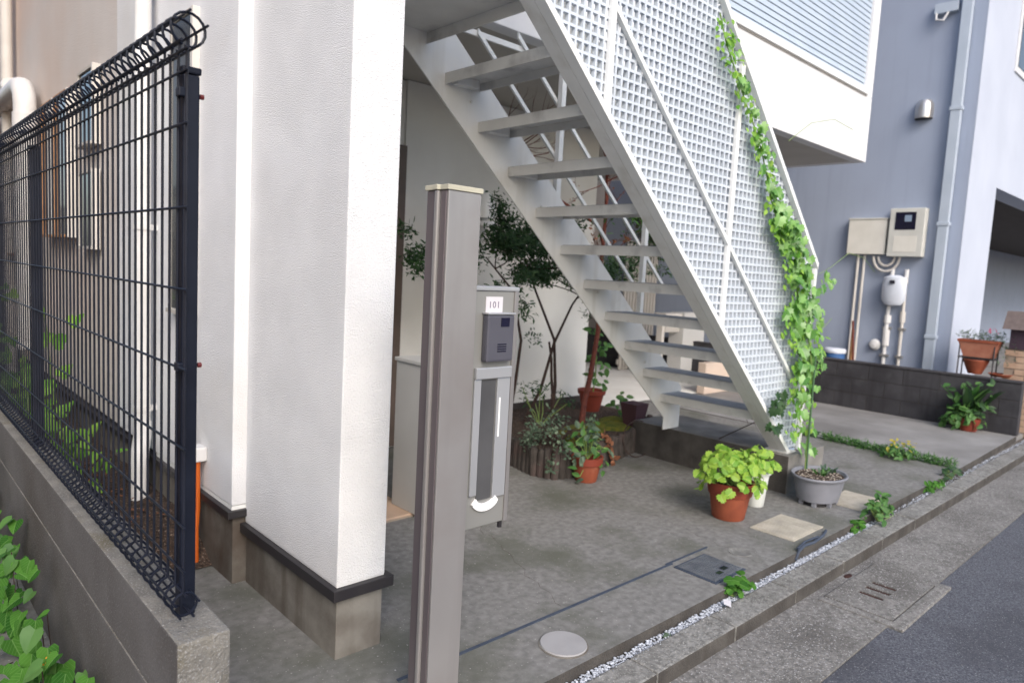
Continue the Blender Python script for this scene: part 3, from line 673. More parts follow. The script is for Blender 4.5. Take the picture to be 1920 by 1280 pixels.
# things behind / on the block wall
t = thing('trough_planter', 'pale terracotta trough on a thin black stand behind the block wall', 'planter', (9.62, 2.2, 0))
MB().add([(9.55, 2.06, .80), (9.70, 2.06, .80), (9.70, 2.36, .80), (9.55, 2.36, .80), (9.53, 2.02, .97), (9.73, 2.02, .97), (9.73, 2.42, .97), (9.53, 2.42, .97)],
   [(0, 3, 2, 1), (4, 5, 6, 7), (0, 1, 5, 4), (1, 2, 6, 5), (2, 3, 7, 6), (3, 0, 4, 7)]).build('trough', TERRA_L, t)
MB().box(9.52, 2.01, .9705, 9.74, 2.43, 1.0, b=.004).build('rim', TERRA, t)
st = MB()
for a, b in ((9.54, 2.05), (9.54, 2.40), (9.72, 2.05), (9.72, 2.40)): st.tube([(a, b, -.01), (a, b, .99)], .008, 6)
st.box(9.535, 2.04, .78, 9.725, 2.41, .795).build('stand', BLACK, t)
o = scatter_leaf_mesh([(9.63 + U(-.09, .09), 2.22 + U(-.24, .22), 1.0 + U(0, .09)) for _ in range(260)], .05, LANCE_O, lambda: leaf_rot((0, 0, 1), .9)).build('foliage', GREYLEAF, t)
o = scatter_leaf_mesh([(9.6 + U(-.06, .06), 1.98 + U(-.12, .12), .85 + U(-.1, .22)) for _ in range(90)], .05, LANCE_O, lambda: leaf_rot((0, 0, 1), .9)).build('foliage', GREYLEAF, t)
scatter_leaf_mesh([(9.5 + U(-.03, .03), 2.10 + U(-.08, .05), 1.10 + U(0, .03)) for _ in range(10)], .035, OVAL_O, lambda: leaf_rot((0, -1, .3), .5)).build('flower', PINK, t)
t = thing('terracotta_pot', 'round terracotta pot half hidden under the trough stand', 'pot', (9.63, 2.2, .58))
MB().lathe([(.07, 0), (.12, .12), (.135, .16), (.13, .17), (.11, .165), (0, .15)], (9.63, 2.24, .60)).build('pot', TERRA, t)
t = thing('saucer', 'flat orange terracotta saucer beside the block wall end', 'saucer', (9.6, 1.98, .58))
MB().lathe([(.09, 0), (.12, .03), (.115, .035), (.085, .012), (0, .01)], (9.6, 1.98, .602)).build('dish', TERRA, t)
t = thing('brick_pillar', 'buff brick pillar at the right edge carrying a small brown-roofed letterbox', 'pillar', (9.7, 1.8, 0))
bme = mesh_only(MB().box(0, 0, 0, .10, .20, .062, b=.004), 'brick', BRICKM)
MB().box(9.62, 1.56, -.05, 9.90, 1.955, .93).build('mortar', GROUT, t)
for c in range(13):
    yy = 1.555 + (.1 if c % 2 else 0)
    while yy < 1.80:
        inst(bme, 'brick', t, (9.612, yy, c * .071)); yy += .208
t = thing('house_letterbox', 'dark letterbox with a sloped brown shingle roof on top of the brick pillar', 'letterbox', (9.7, 1.82, .93))
MB().box(9.60, 1.66, .932, 9.85, 1.93, 1.16, b=.004).build('box', mat('letterbox_plum', (.05, .03, .045), None, .6), t)
MB().prism_y([(9.53, 1.155), (9.90, 1.155), (9.84, 1.36), (9.68, 1.36)], 1.58, 2.0).build('roof', ROOFB, t)
t = thing('tub', 'low white and blue plastic tub standing behind the block wall', 'tub', (9.6, 3.85, 0))
MB().lathe([(.10, 0), (.13, .60), (.13, .655), (0, .655)], (9.6, 3.86, .0), 20).build('tub', BLUEP, t)
MB().lathe([(.14, 0), (.145, .03), (.13, .06), (0, .065)], (9.6, 3.86, .656), 20).build('lid', METERW, t)
t = thing('wooden_stakes', 'two thin brown stakes leaning beside the beige conduits', 'stakes', (9.6, 3.6, 0))
MB().tube([(9.62, 3.66, 0), (9.64, 3.67, .98)], .018, 6).build('stake', WOOD, t)
MB().tube([(9.60, 3.56, 0), (9.58, 3.66, 1.1)], .014, 6).build('stake', BARKRED, t)

# ------------------------------------------------------------------ back of the plot behind the stairs
t = thing('rear_house', 'shaded house front at the back of the plot seen between the stair treads', 'house', (9, 8.2, 0))
MB().box(5.0, 8.2, -.1, 9.9, 8.4, 5).build('wall', mat('rear_render', (.36, .33, .31), (.31, .285, .27), .9, 2), t)
d = MB().box(7.9, 8.15, 0, 8.9, 8.199, 2.2, b=.004).build('door', PURPLED, t)
MB().box(5.9, 8.16, .2, 7.6, 8.199, 2.3).build('window', PURPLED, t)
MB().box(9.0, 8.15, 0, 9.25, 8.199, 2.3).build('door_frame', PORCH, t)
t = thing('slat_screen', 'grey-brown vertical slat screen behind the stairs', 'screen', (9.5, 7.4, 0))
for i in range(11): MB().box(9.0 + i * .08, 7.0, .02, 9.055 + i * .08, 7.03, 2.1).build('slat', SOFFIT, t)
for z in (.1, 1.9): MB().box(8.98, 7.031, z, 9.86, 7.06, z + .08).build('rail', SOFFIT, t)
t = thing('white_gate_unit', 'boxy white outdoor unit with a grey louvred side behind the stairs', 'outdoor unit', (8.9, 6.0, 0))
MB().box(9.02, 5.86, -.01, 9.60, 6.12, 1.03, b=.012).build('body', GREYBOX, t)
MB().box(8.60, 5.90, .90, 9.018, 6.10, 1.02, b=.01).box(8.60, 5.95, -.01, 8.66, 6.05, .90).build('arm', PVCB, t)
MB().box(8.66, 5.94, .74, 9.018, 6.06, .86).build('panel', SOFFIT, t)
sheet('rear_path', [(5.62, 5.1), (9.28, 5.1), (9.28, 8.18), (5.62, 8.18)], .006, PORCH)
tag(MB().box(8.3, 5.0, .0, 9.28, 5.12, .42, b=.01).build('low_rendered_wall', STUCCO_WARM, org=(8.8, 5.05, 0)), 'low beige rendered wall at the foot of the blue-grey house, seen under the lowest treads', 'wall')

# ------------------------------------------------------------------ raised planter with edging logs
PB = [(3.78, 4.10), (3.70, 3.80), (3.66, 3.58), (3.72, 3.42), (3.90, 3.38), (4.16, 3.42), (4.63, 3.54), (5.14, 3.66), (5.46, 3.80), (5.56, 4.2)]
pl = thing('raised_planter', 'low curved planter edged with dark upright log pieces under the stairs', 'planter', (4.5, 4.0, 0))
poly = PB + [(5.56, 4.78), (3.78, 4.78)]
MB().prism_z(poly, -.02, .19).build('soil', SOIL, pl)
lg = mesh_only(MB().lathe([(.030, 0), (.032, .19), (.026, .215), (.0, .225)], seg=9), 'edging_log', LOGM)
pts = []
for a, b in zip(PB[:-1], PB[1:]):
    a, b = Vector(a), Vector(b); n = max(1, round((b - a).length / .056))
    pts += [a.lerp(b, i / n) for i in range(n)]
for p in pts: inst(lg, 'edging_log', pl, (p.x, p.y, -.01), (U(-.03, .03), U(-.03, .03), U(0, 3)), (1, 1, U(.92, 1.08)))
mb = MB()
def lump(mb, c, r, h, n=9, rings=4):
    vs = [(c[0], c[1], c[2] + h)]; fs = []
    for i in range(1, rings + 1):
        q = i / rings
        for k in range(n):
            a = 6.283 * k / n; rr = r * q * U(.85, 1.15); vs.append((c[0] + rr * math.cos(a), c[1] + rr * math.sin(a), c[2] + h * (1 - q * q) * U(.8, 1.1)))
    fs += [(0, 1 + k, 1 + (k + 1) % n) for k in range(n)]
    for i in range(rings - 1):
        fs += [(1 + i * n + k, 1 + (i + 1) * n + k, 1 + (i + 1) * n + (k + 1) % n, 1 + i * n + (k + 1) % n) for k in range(n)]
    mb.add(vs, fs, True)
for c in ((4.55, 3.85), (4.85, 3.82), (5.1, 3.95), (4.3, 3.75), (4.2, 3.62)): lump(mb, (c[0], c[1], .185), U(.16, .24), U(.03, .06))
tag(mb.build('moss_cover', MOSS), 'yellow-green moss over the soil of the raised planter', 'moss', kind='stuff')

def branchy(mb, p, d, r, n, length, spread, tips, up=.1):
    p = Vector(p); d = Vector(d).normalized(); pts = [p.copy()]; rs = [r]
    for i in range(5):
        d = (d + Vector((U(-1, 1), U(-1, 1), U(-.6, 1))) * .16 + Vector((0, 0, up))).normalized(); p = p + d * length / 5; pts.append(p.copy()); rs.append(r * (1 - .5 * (i + 1) / 5))
        if n and i >= 2:
            dd = (d + Vector((U(-1, 1), U(-1, 1), U(-.5, .8))) * spread).normalized(); branchy(mb, p, dd, rs[-1] * .65, n - 1, length * .55, spread, tips, up)
    mb.tube(pts, rs, 6); tips += pts[2:] if not n else pts[-2:]
# fine-leaved shrub behind the letterbox
t = thing('feathery_shrub', 'dark fine-leaved shrub with crossing thin stems against the porch wall', 'shrub', (4.45, 4.1, .19))
sb = MB(); tips = []
branchy(sb, (4.40, 4.12, .19), (-.12, -.06, 1), .020, 0, .75, .5, [])
stems = [[(4.42, 4.14, .18), (4.40, 4.10, .55), (4.30, 4.05, .95), (4.02, 4.02, 1.35), (3.80, 4.02, 1.75)],
         [(4.22, 4.30, .18), (4.28, 4.16, .50), (4.30, 4.05, .92), (4.42, 3.98, 1.25), (4.62, 3.95, 1.50)],
         [(4.05, 4.30, .18), (4.02, 4.20, .6), (3.96, 4.1, .95), (3.75, 4.0, 1.35), (3.45, 4.0, 1.60)]]
for s in stems: sb.tube(s, [.016, .014, .012, .009, .005], 7)
for b in range(16):
    s = random.choice(stems); q = Vector(s[3]).lerp(Vector(s[4]), R()); branchy(sb, q, (U(-1, 1), U(-1, .4), U(-.2, .6)), .006, 1, U(.3, .5), .7, tips, .0)
sb.build('stem', BARK, t)
pp = []
for tp in tips: pp += blob_pts(tp, (.09, .09, .07), 26)
for c, r, n in (((3.72, 4.0, 1.78), (.36, .25, .20), 2000), ((4.12, 3.98, 1.68), (.34, .25, .26), 2000), ((3.95, 4.0, 1.50), (.34, .22, .16), 1000),
                ((4.48, 3.96, 1.48), (.24, .2, .13), 750), ((3.30, 4.05, 1.62), (.22, .2, .2), 700), ((2.86, 4.0, 1.55), (.16, .15, .14), 600), ((2.72, 4.0, 1.74), (.10, .1, .07), 110),
                ((4.62, 4.0, 1.15), (.10, .1, .10), 50), ((4.10, 4.1, .95), (.10, .1, .12), 60)): pp += blob_pts(c, r, n)
pp = [p for p in pp if p[1] < 4.77]
# feathery gaps: drop points by a cheap 3-D pattern
pp = [p for p in pp if math.sin(p[0] * 23) + math.sin(p[1] * 27 + 1) + math.sin(p[2] * 25 + 2) > -.9]
o = scatter_leaf_mesh(pp, .040, LANCE_O[:1] + [(.16, .3), (.14, .7)] + LANCE_O[-1:], lambda: leaf_rot((0, -.4, .6), 1.0)).build('foliage', DKLEAF, t)
o['kind'] = 'stuff'
# low blue-green shrub at the foot
t = thing('low_shrub', 'small blue-green bushy seedling at the foot of the feathery shrub', 'shrub', (4.3, 4.2, .19))
sb = MB(); pp = []
for i in range(7):
    a = U(0, 6.28); e = (4.27 + .2 * math.cos(a), 4.1 + .2 * math.sin(a), .19 + U(.18, .46)); sb.tube([(4.28, 4.14, .18), (4.28 + .1 * math.cos(a), 4.12 + .08 * math.sin(a), .3), e], .004, 5); pp += blob_pts(e, (.09, .09, .07), 26)
sb.build('stem', STEM, t); scatter_leaf_mesh(pp, .05, LANCE_O, lambda: leaf_rot((0, -.3, .7), .9)).build('foliage', DKLEAF, t)
# red-stemmed tree going up beside the stairs
t = thing('red_barked_tree', 'thin red-brown trunk leaning up behind the stair stringer with sparse twigs', 'tree', (4.7, 4.05, .19))
sb = MB(); tips = []
sb.tube([(4.66, 4.0, .17), (4.74, 4.05, .38), (4.86, 4.1, .60), (4.95, 4.12, 1.0), (5.02, 4.2, 1.5), (5.05, 4.2, 2.1), (4.9, 4.1, 2.5), (4.6, 3.9, 2.72)], [.030, .026, .024, .022, .019, .016, .012, .008], 9)
for q in ((5.05, 4.2, 2.1), (4.9, 4.1, 2.5), (5.03, 4.2, 1.7), (4.97, 4.15, 2.35)):
    for _ in range(3): branchy(sb, q, (U(-.5, .6), U(-.6, .3), U(-.1, .8)), .006, 1, U(.25, .45), .8, tips, .02)
sb.build('trunk', BARKRED, t)
pp = []
for tp in tips[::3]: pp += blob_pts(tp, (.04, .04, .04), 3)
scatter_leaf_mesh(pp, .03, OVAL_O, lambda: leaf_rot((0, 0, 1), 1)).build('foliage', DRYLEAF, t)
t = thing('red_twig_bush', 'tangle of purple-red bare twigs showing between the upper treads', 'branch', (3.9, 4.3, 2.5))
sb = MB(); tips = []
for _ in range(7): branchy(sb, (3.85 + U(-.1, .1), 4.3, 2.50 + U(-.1, .1)), (U(.0, 1), U(-.4, .4), U(-.5, .4)), .006, 2, U(.3, .45), .8, tips, 0)
sb.tube([(3.78, 4.3, 2.5), (4.3, 4.25, 2.2), (4.9, 4.15, 1.95), (5.03, 4.2, 1.8)], [.009, .011, .013, .015], 6)
sb.build('twigs', BARKRED, t)
# fern-like green plants seen through the treads
for cx, cy, cz, nm, lab, mm in ((5.2, 3.95, 1.95, 'hanging_fern', 'bright green fern fronds seen between the middle treads', MIDLEAF), (5.75, 4.1, 1.80, 'hanging_fern', 'darker fern clump right of the bright fern between the treads', DKLEAF)):
    t = thing(nm, lab, 'fern', (cx, cy, cz - .3))
    sb = MB(); pp = []
    for i in range(16):
        a = U(0, 6.28); l = U(.25, .42); pts = [(cx + l * q * math.cos(a), cy + l * q * .7 * math.sin(a), cz + .22 * math.sin(q * 2.6) - .25 * q * q) for q in (0, .25, .5, .75, 1)]
        sb.tube(pts, .003, 4)
        for j in range(34):
            q = U(.15, 1); p = Vector(pts[0]).lerp(Vector(pts[-1]), q); p.z = cz + .22 * math.sin(q * 2.6) - .25 * q * q
            pp.append((p.x + U(-.03, .03), p.y + U(-.03, .03), p.z + U(-.02, .02)))
    sb.build('stem', BARK, t); scatter_leaf_mesh(pp, .085, LANCE_O, lambda: leaf_rot((0, -.2, .9), .7)).build('foliage', mm, t)

# ------------------------------------------------------------------ potted plants
def pot_mb(r0, r1, h, rim, c=(0, 0, 0), sx=1, sy=1): return MB().lathe([(r0 * .96, 0), (r0, .006), (r1 * .93, h - rim)], c, 32, sx, sy)
def rim_mb(r1, h, rim, c=(0, 0, 0), sx=1, sy=1, t_=.010): return MB().lathe([(r1 * .93 + .002, h - rim + .0005), (r1, h - rim + .004), (r1 * 1.02, h - .004), (r1 * 1.0, h), (r1 - t_, h - .001), (r1 - t_ * 1.3, h - .03), (0, h - .032)], c, 32, sx, sy)
t = thing('potted_plant', 'glossy terracotta pot full of lime green ruffled leaves in front of the stairs', 'potted plant', (4.085, 2.215, 0))
pc = (4.085, 2.215, 0)
MB().lathe([(.096, 0), (.102, .006), (.127, .155)], pc, 36).build('pot', TERRA, t)
MB().lathe([(.127, .156), (.137, .160), (.150, .235), (.152, .243), (.146, .245), (.136, .238), (.130, .21), (0, .208)], pc, 36).build('rim', TERRA_D, t)
MB().lathe([(.129, .2085), (.06, .216), (0, .218)], pc, 20).build('soil', SOIL, t)
stm = MB()
for i in range(190):
    a = U(0, 6.28); q = math.sqrt(R()); el = U(.05, 1.45)
    rr = .215 * q; zz = .25 + .19 * math.sqrt(max(0, 1 - q * q * .9)) * U(.55, 1.05)
    if q > .85: zz = U(.19, .32)
    p = (pc[0] + rr * math.cos(a) - .01, pc[1] + rr * math.sin(a), zz)
    o = inst(LM('ruf', LIME), 'leaf', t, p, leaf_rot((math.cos(a) * q * .9 - .2, math.sin(a) * q * .9 - .25, .75), .5), U(.045, .072))
    if i % 3 == 0: stm.tube([(pc[0] + U(-.05, .05), pc[1] + U(-.05, .05), .21), (p[0] * .5 + pc[0] * .5, p[1] * .5 + pc[1] * .5, zz - .03), p], .0025, 4)
stm.build('stems', STEM, t)['kind'] = 'stuff'
t = thing('potted_plant', 'tall white tapered pot with lime green leaves beside the terracotta pot', 'potted plant', (4.47, 2.235, 0))
pc = (4.47, 2.235, 0)
MB().lathe([(.056, 0), (.06, .005), (.080, .225)], pc).build('pot', WPOT, t)
MB().lathe([(.081, .226), (.092, .229), (.094, .243), (.088, .245), (.080, .235), (.076, .215), (0, .214)], pc).build('rim', WPOT, t)
for i in range(46):
    a = U(0, 6.28); q = math.sqrt(R()); p = (pc[0] + .15 * q * math.cos(a) + .02, pc[1] + .13 * q * math.sin(a), .27 + .15 * (1 - q * q) * U(.5, 1) + U(-.01, .02))
    inst(LM('ruf', LIME), 'leaf', t, p, leaf_rot((math.cos(a) * q - .2, math.sin(a) * q - .25, .75), .35), U(.04, .065))
stm = MB()
for i in range(12): stm.tube([(pc[0], pc[1], .2), (pc[0] + U(-.1, .12), pc[1] + U(-.1, .1), U(.28, .36))], .0025, 4)
stm.build('stems', STEM, t)['kind'] = 'stuff'
t = thing('planter_bowl', 'wide grey-blue plastic bowl planter on short feet holding succulents', 'planter', (4.92, 2.0, 0))
pc = (4.92, 2.0, .025)
MB().lathe([(.125, 0), (.150, .01), (.172, .10), (.182, .165)], pc, 36, 1.12, .88).build('bowl', GPOT, t)
MB().lathe([(.183, .166), (.200, .168), (.204, .178), (.200, .186), (.188, .184), (.180, .166), (.176, .155), (0, .154)], pc, 36, 1.12, .88).build('rim', GPOT, t)
MB().lathe([(.118, -.024), (.118, -.001)], pc, 20, 1.1, .86).build('base', BLACK, t)
for a in (200, 250, 300, 345, 30, 90, 150):
    a = math.radians(a); MB().box(pc[0] + .145 * math.cos(a) - .014, pc[1] + .112 * math.sin(a) - .014, 0, pc[0] + .145 * math.cos(a) + .014, pc[1] + .112 * math.sin(a) + .014, .034, b=.003).build('foot', GPOT, t)
mb = MB().lathe([(.176, .168), (.10, .172), (0, .174)], pc, 24, 1.12, .88); mb.build('soil', SOIL, t)
peb = MB()
for i in range(150):
    a = U(0, 6.28); q = math.sqrt(R()) * .16; x, y = pc[0] + q * math.cos(a) * 1.1, pc[1] + q * math.sin(a) * .86; r = U(.004, .009)
    peb.add([(x + r * v[0], y + r * v[1], pc[2] + .173 + r * v[2] * .7) for v in ico], icf)
peb.build('pebbles', mat('pebble_buff', (.46, .40, .33), (.34, .29, .24), .9, 40), t)['kind'] = 'stuff'
for sx_, n_, m_, l_ in ((.10, 9, GREYLEAF, .075), (-.02, 9, MIDLEAF, .06), (.03, 7, GREYLEAF, .05), (.14, 7, MIDLEAF, .045)):
    for i in range(n_):
        a = 6.28 * i / n_; inst(LM('lance', m_), 'leaf', t, (pc[0] + sx_, pc[1] + U(-.05, .02), pc[2] + .174), (math.radians(U(35, 70)), 0, a), (l_ * 1.6, l_, l_))
# vine on the grating, rooted in the bowl
V = thing('climbing_vine', 'bright green climbing vine trained up the outer edge of the grating from the bowl', 'vine', (4.93, 2.1, .2))
MB().tube([(4.98, 2.12, .185), (4.985, 2.13, .6), (5.0, 2.14, 1.02)], .006, 7).build('cane', STAKE, V)
path = [(4.98, 2.13, .20), (5.0, 2.14, .8), (5.02, 2.20, 1.1), (4.94, 2.24, 1.27), (4.80, 2.25, 1.56), (4.64, 2.25, 1.74), (4.48, 2.25, 1.90), (4.36, 2.25, 2.05), (4.27, 2.25, 2.20), (4.16, 2.25, 2.36), (4.05, 2.25, 2.48), (3.92, 2.25, 2.60), (3.78, 2.25, 2.75), (3.67, 2.25, 2.86), (3.58, 2.25, 3.0)]
sb = MB().tube(path, [.006] * 6 + [.004] * 9, 6)
def pathpt(u):
    u *= len(path) - 1; i = min(int(u), len(path) - 2); return Vector(path[i]).lerp(Vector(path[i + 1]), u - i)
def vleaf(p, s, m=VINE, kind='lobed', f=(-.35, -1, .45)):
    inst(LM(kind, m), 'leaf', V, p, hang_rot(f, .55), s)
# dense mass
for i in range(165):
    z = U(.88, 1.95); xw = .27 if z < 1.6 else .15
    xc = 4.90 if z < 1.5 else 4.90 - (z - 1.5) * .95
    if z < 1.15: xc = 5.02; xw = .17
    vleaf((xc + U(-xw, xw) * U(.4, 1), 2.235 - abs(random.gauss(0, .035)), z), U(.055, .095))
for i in range(52):     # narrowing strand going up
    u = .42 + .54 * R() ** 1.6; p = pathpt(u); w = .08 * (1.15 - u) + .02
    vleaf((p.x + U(-w, w), 2.24 - U(0, .03), p.z + U(-.03, .05)), U(.045, .085) * (1.3 - .6 * u))
for i in range(32):     # sparse, lower part
    z = U(.30, .98); vleaf((4.99 + U(-.14, .10), 2.18 + U(-.06, .05), z), U(.04, .075))
for i in range(16):
    vleaf((4.66 + U(-.07, .07), 2.235 - U(0, .03), .62 + U(-.1, .16)), U(.05, .08), DKLEAF)
for i in range(20):      # outward shoots on the right
    a = R(); vleaf((5.22 + .12 * a, 2.22 + U(-.04, .04), random.choice((1.58, 1.10, .98, 1.3)) + U(-.06, .06)), U(.035, .065))
for s in ([(5.10, 2.22, 1.6), (5.25, 2.2, 1.66), (5.55, 2.2, 1.78), (5.85, 2.2, 1.76), (6.1, 2.2, 1.66)], [(4.50, 2.24, 2.45), (4.72, 2.2, 2.60), (4.95, 2.15, 2.66), (5.15, 2.1, 2.62)],
          [(5.05, 2.22, 1.1), (5.2, 2.2, 1.2), (5.35, 2.2, 1.28)], [(4.99, 2.2, .9), (4.85, 2.22, .7), (4.70, 2.23, .6)], [(4.96, 2.16, .3), (4.92, 2.18, .6), (4.95, 2.2, .95)]): sb.tube(s, .0020, 5)
sb.build('stem', STEM, V)
pp = []
for i in range(620):
    z = U(.45, 1.95) if i < 420 else 0
    if z:
        xc = 4.90 if z < 1.5 else 4.90 - (z - 1.5) * .95
        if z < 1.15: xc = 5.02
        pp.append((xc + U(-.28, .28) * (.7 if z < 1 or z > 1.6 else 1), 2.24 - abs(random.gauss(0, .03)), z))
    else:
        p = pathpt(.42 + .56 * R()); pp.append((p.x + U(-.09, .09), 2.25 - U(0, .02), p.z + U(-.06, .06)))
o = scatter_leaf_mesh(pp, .042, OVAL_O, lambda: hang_rot((-.35, -1, .45), .8)).build('small_leaves', CREEP, V); o['kind'] = 'stuff'

# pots in the shade by the planter
t = thing('potted_plant', 'terracotta pot with trailing leaves standing against the log edging', 'potted plant', (3.90, 3.33, 0))
pc = (3.90, 3.27, 0)
MB().lathe([(.075, 0), (.08, .006), (.102, .13)], pc).build('pot', TERRA, t)
MB().lathe([(.103, .131), (.116, .134), (.120, .185), (.110, .187), (.10, .16), (0, .158)], pc).build('rim', TERRA_D, t)
sb = MB()
for i in range(60):
    a = U(-3.3, .3) if R() < .8 else U(0, 6.28); q = U(.3, 1); x, y = pc[0] + .21 * q * math.cos(a), pc[1] + .13 * q * math.sin(a); z = .25 + U(-.05, .17) - .16 * (q > .8)
    inst(LM('oval', MIDLEAF if R() < .6 else GREYLEAF), 'leaf', t, (x, y, max(.04, z)), leaf_rot((math.cos(a) * .5 - .3, -.4, .7), .5), U(.05, .08))
    if i % 4 == 0: sb.tube([(pc[0], pc[1], .16), ((x + pc[0]) / 2, (y + pc[1]) / 2, z + .03), (x, y, max(.04, z))], .003, 4)
sb.build('stems', STEM, t)['kind'] = 'stuff'
t = thing('grey_green_shrub', 'untidy grey-green trailing shrub spilling over the left of the log edging', 'shrub', (3.72, 3.55, .1))
sb = MB(); pp = []
for i in range(40):
    a = U(0, 6.28); e = (3.84 + .26 * math.cos(a), 3.50 + .22 * math.sin(a), U(.10, .42)); sb.tube([(3.9, 3.6, .16), (3.86 + .1 * math.cos(a), 3.55 + .1 * math.sin(a), .32), e], .003, 4); pp += blob_pts(e, (.08, .08, .09), 26)
sb.build('stem', BARK, t); scatter_leaf_mesh(pp, .030, OVAL_O, lambda: leaf_rot((0, -.3, .6), 1)).build('foliage', GREYLEAF, t)
t = thing('potted_plant', 'dark red pot with an upright bright green leafy shoot at the back of the planter', 'potted plant', (5.30, 4.45, .19))
pc = (5.25, 4.40, .19)
MB().lathe([(.085, 0), (.12, .16), (.135, .165), (.14, .205), (.128, .206), (.12, .18), (0, .178)], pc).build('pot', TERRA_D, t)
sb = MB().tube([pc, (5.27, 4.38, .55), (5.22, 4.36, .95)], .007, 6); sb.build('stem', STEM, t)
for i in range(46):
    z = U(.42, 1.0); inst(LM('oval', MIDLEAF), 'leaf', t, (5.25 + U(-.09, .11), 4.36 + U(-.08, .08), z), leaf_rot((-.3, -.6, .5), .5), U(.06, .10))
t = thing('leafy_seedling', 'dark glossy leaved seedling right of the dark red pot', 'plant', (5.15, 3.95, .19))
MB().tube([(5.15, 3.95, .17), (5.16, 3.95, .42)], .004, 5).build('stem', STEM, t)
for i in range(16): inst(LM('oval', MIDLEAF), 'leaf', t, (5.15 + U(-.10, .10), 3.95 + U(-.07, .07), U(.24, .42)), leaf_rot((-.3, -.4, .7), .5), U(.07, .10))
t = thing('dark_pot', 'dark purple square pot tucked behind the foot of the far stringer', 'pot', (5.05, 3.72, .19))
MB().add([(4.98, 3.66, .19), (5.10, 3.66, .19), (5.10, 3.78, .19), (4.98, 3.78, .19), (4.95, 3.63, .40), (5.13, 3.63, .40), (5.13, 3.81, .40), (4.95, 3.81, .40)],
   [(0, 3, 2, 1), (4, 5, 6, 7), (0, 1, 5, 4), (1, 2, 6, 5), (2, 3, 7, 6), (3, 0, 4, 7)]).build('pot', DARKPOT, t)
t = thing('wire_hoop', 'thin brown hoop of bent cane resting against the log edging', 'hoop', (4.85, 3.50, 0))
MB().tube([(4.82 + .20 * math.cos(a), 3.50 + .03 * math.sin(a), .15 + .15 * math.sin(a)) for a in [6.283 * i / 28 for i in range(28)]], .005, 6, closed=True).build('hoop', BARK, t)
t = thing('dry_leaf_stalk', 'curled reddish brown dead leaf stalk leaning on the planter edge', 'dead leaf', (4.36, 3.42, 0))
mb = MB(); scatter_leaf_mesh([(4.38 + U(-.03, .03) - .10 * q, 3.40 + .02 * q, .03 + .24 * q) for q in [R() for _ in range(34)]], .05, OVAL_O, lambda: leaf_rot((0, -.6, .3), .9), mb)
mb.tube([(4.40, 3.40, .01), (4.34, 3.42, .16), (4.28, 3.44, .27)], .006, 5); mb.build('leaves', DRYLEAF, t)
t = thing('dry_twig', 'bare brown twig sticking up from behind the lowest tread', 'twig', (4.9, 2.75, .28))
MB().tube([(4.92, 2.80, .285), (4.98, 2.70, .36), (5.10, 2.60, .44), (5.2, 2.5, .56)], [.005, .004, .004, .002], 5).tube([(5.06, 2.64, .42), (5.1, 2.7, .50)], .002, 4).build('twig', BARK, t)

# ------------------------------------------------------------------ covers, tiles, drain
t = thing('manhole_cover', 'smooth pale grey round cover in the front slab near the kerb', 'manhole cover', (2.068, 1.795, 0))
MB().lathe([(.103, 0), (.103, .003), (.098, .0045), (0, .0045)], (2.068, 1.795, 0), 40).build('ring', FOOT, t)
MB().lathe([(.097, .0046), (.095, .010), (0, .0105)], (2.068, 1.795, 0), 40).build('lid', DISC, t)
t = thing('meter_cover', 'square blue-black patterned iron cover set in the slab beside the joint strip', 'cover', (3.25, 1.84, 0))
MB().box(3.105, 1.715, -.01, 3.400, 1.965, .006, b=.002).build('frame', JOINT, t)
MB().box(3.118, 1.728, .0062, 3.388, 1.952, .0105, b=.001).build('lid', IRON, t)
st_ = MB()
for i in range(15):
    for j in range(12): st_.box(3.128 + i * .0172, 1.738 + j * .0172, .0107, 3.1385 + i * .0172, 1.7485 + j * .0172, .0140)
o = st_.build('studs', IRON, t); o['kind'] = 'stuff'
MB().box(3.20, 1.755, .0130, 3.245, 1.78, .0145).box(3.27, 1.77, .0130, 3.32, 1.80, .0145).build('finger_slot', LENS, t)
for (xa, ya, xb, yb), lab in (((4.02, 1.745, 4.43, 2.025), 'buff textured square cover lying on the slab in front of the bowl planter'), ((4.985, 1.725, 5.39, 1.99), 'buff textured square cover on the slab behind the bowl planter')):
    t = thing('access_cover', lab, 'cover', ((xa + xb) / 2, (ya + yb) / 2, 0), group='buff square covers in the front slab')
    MB().box(xa, ya, -.01, xb, yb, .007, b=.002).build('frame', BUFF, t)
    for i in range(9):
        w = (xb - xa - .03) / 9; MB().box(xa + .015 + i * w + .002, ya + .015, .0072, xa + .015 + (i + 1) * w - .002, yb - .015, .011, b=.0012).build('rib', BUFF, t)
o = MB().lathe([(.065, 0), (.065, .003), (.058, .0035), (.055, .002), (0, .002)], (3.60, 1.86, 0), 30).build('small_cover', CONC, org=(3.60, 1.86, 0)); tag(o, 'small round concrete-grey cap between the iron cover and the buff cover', 'cover')
t = thing('edge_clip', 'twisted black rubber strip at the slab edge beside the front buff cover', 'rubber strip', (4.1, 1.66, 0))
MB().tube([(3.86, 1.655, -.04), (3.88, 1.65, .01), (3.98, 1.665, .014), (4.10, 1.66, .006), (4.26, 1.672, .012), (4.36, 1.70, .009)], .009, 7).tube([(3.90, 1.668, .012), (4.05, 1.69, .014), (4.2, 1.68, .012)], .007, 6).build('strip', JOINT, t)
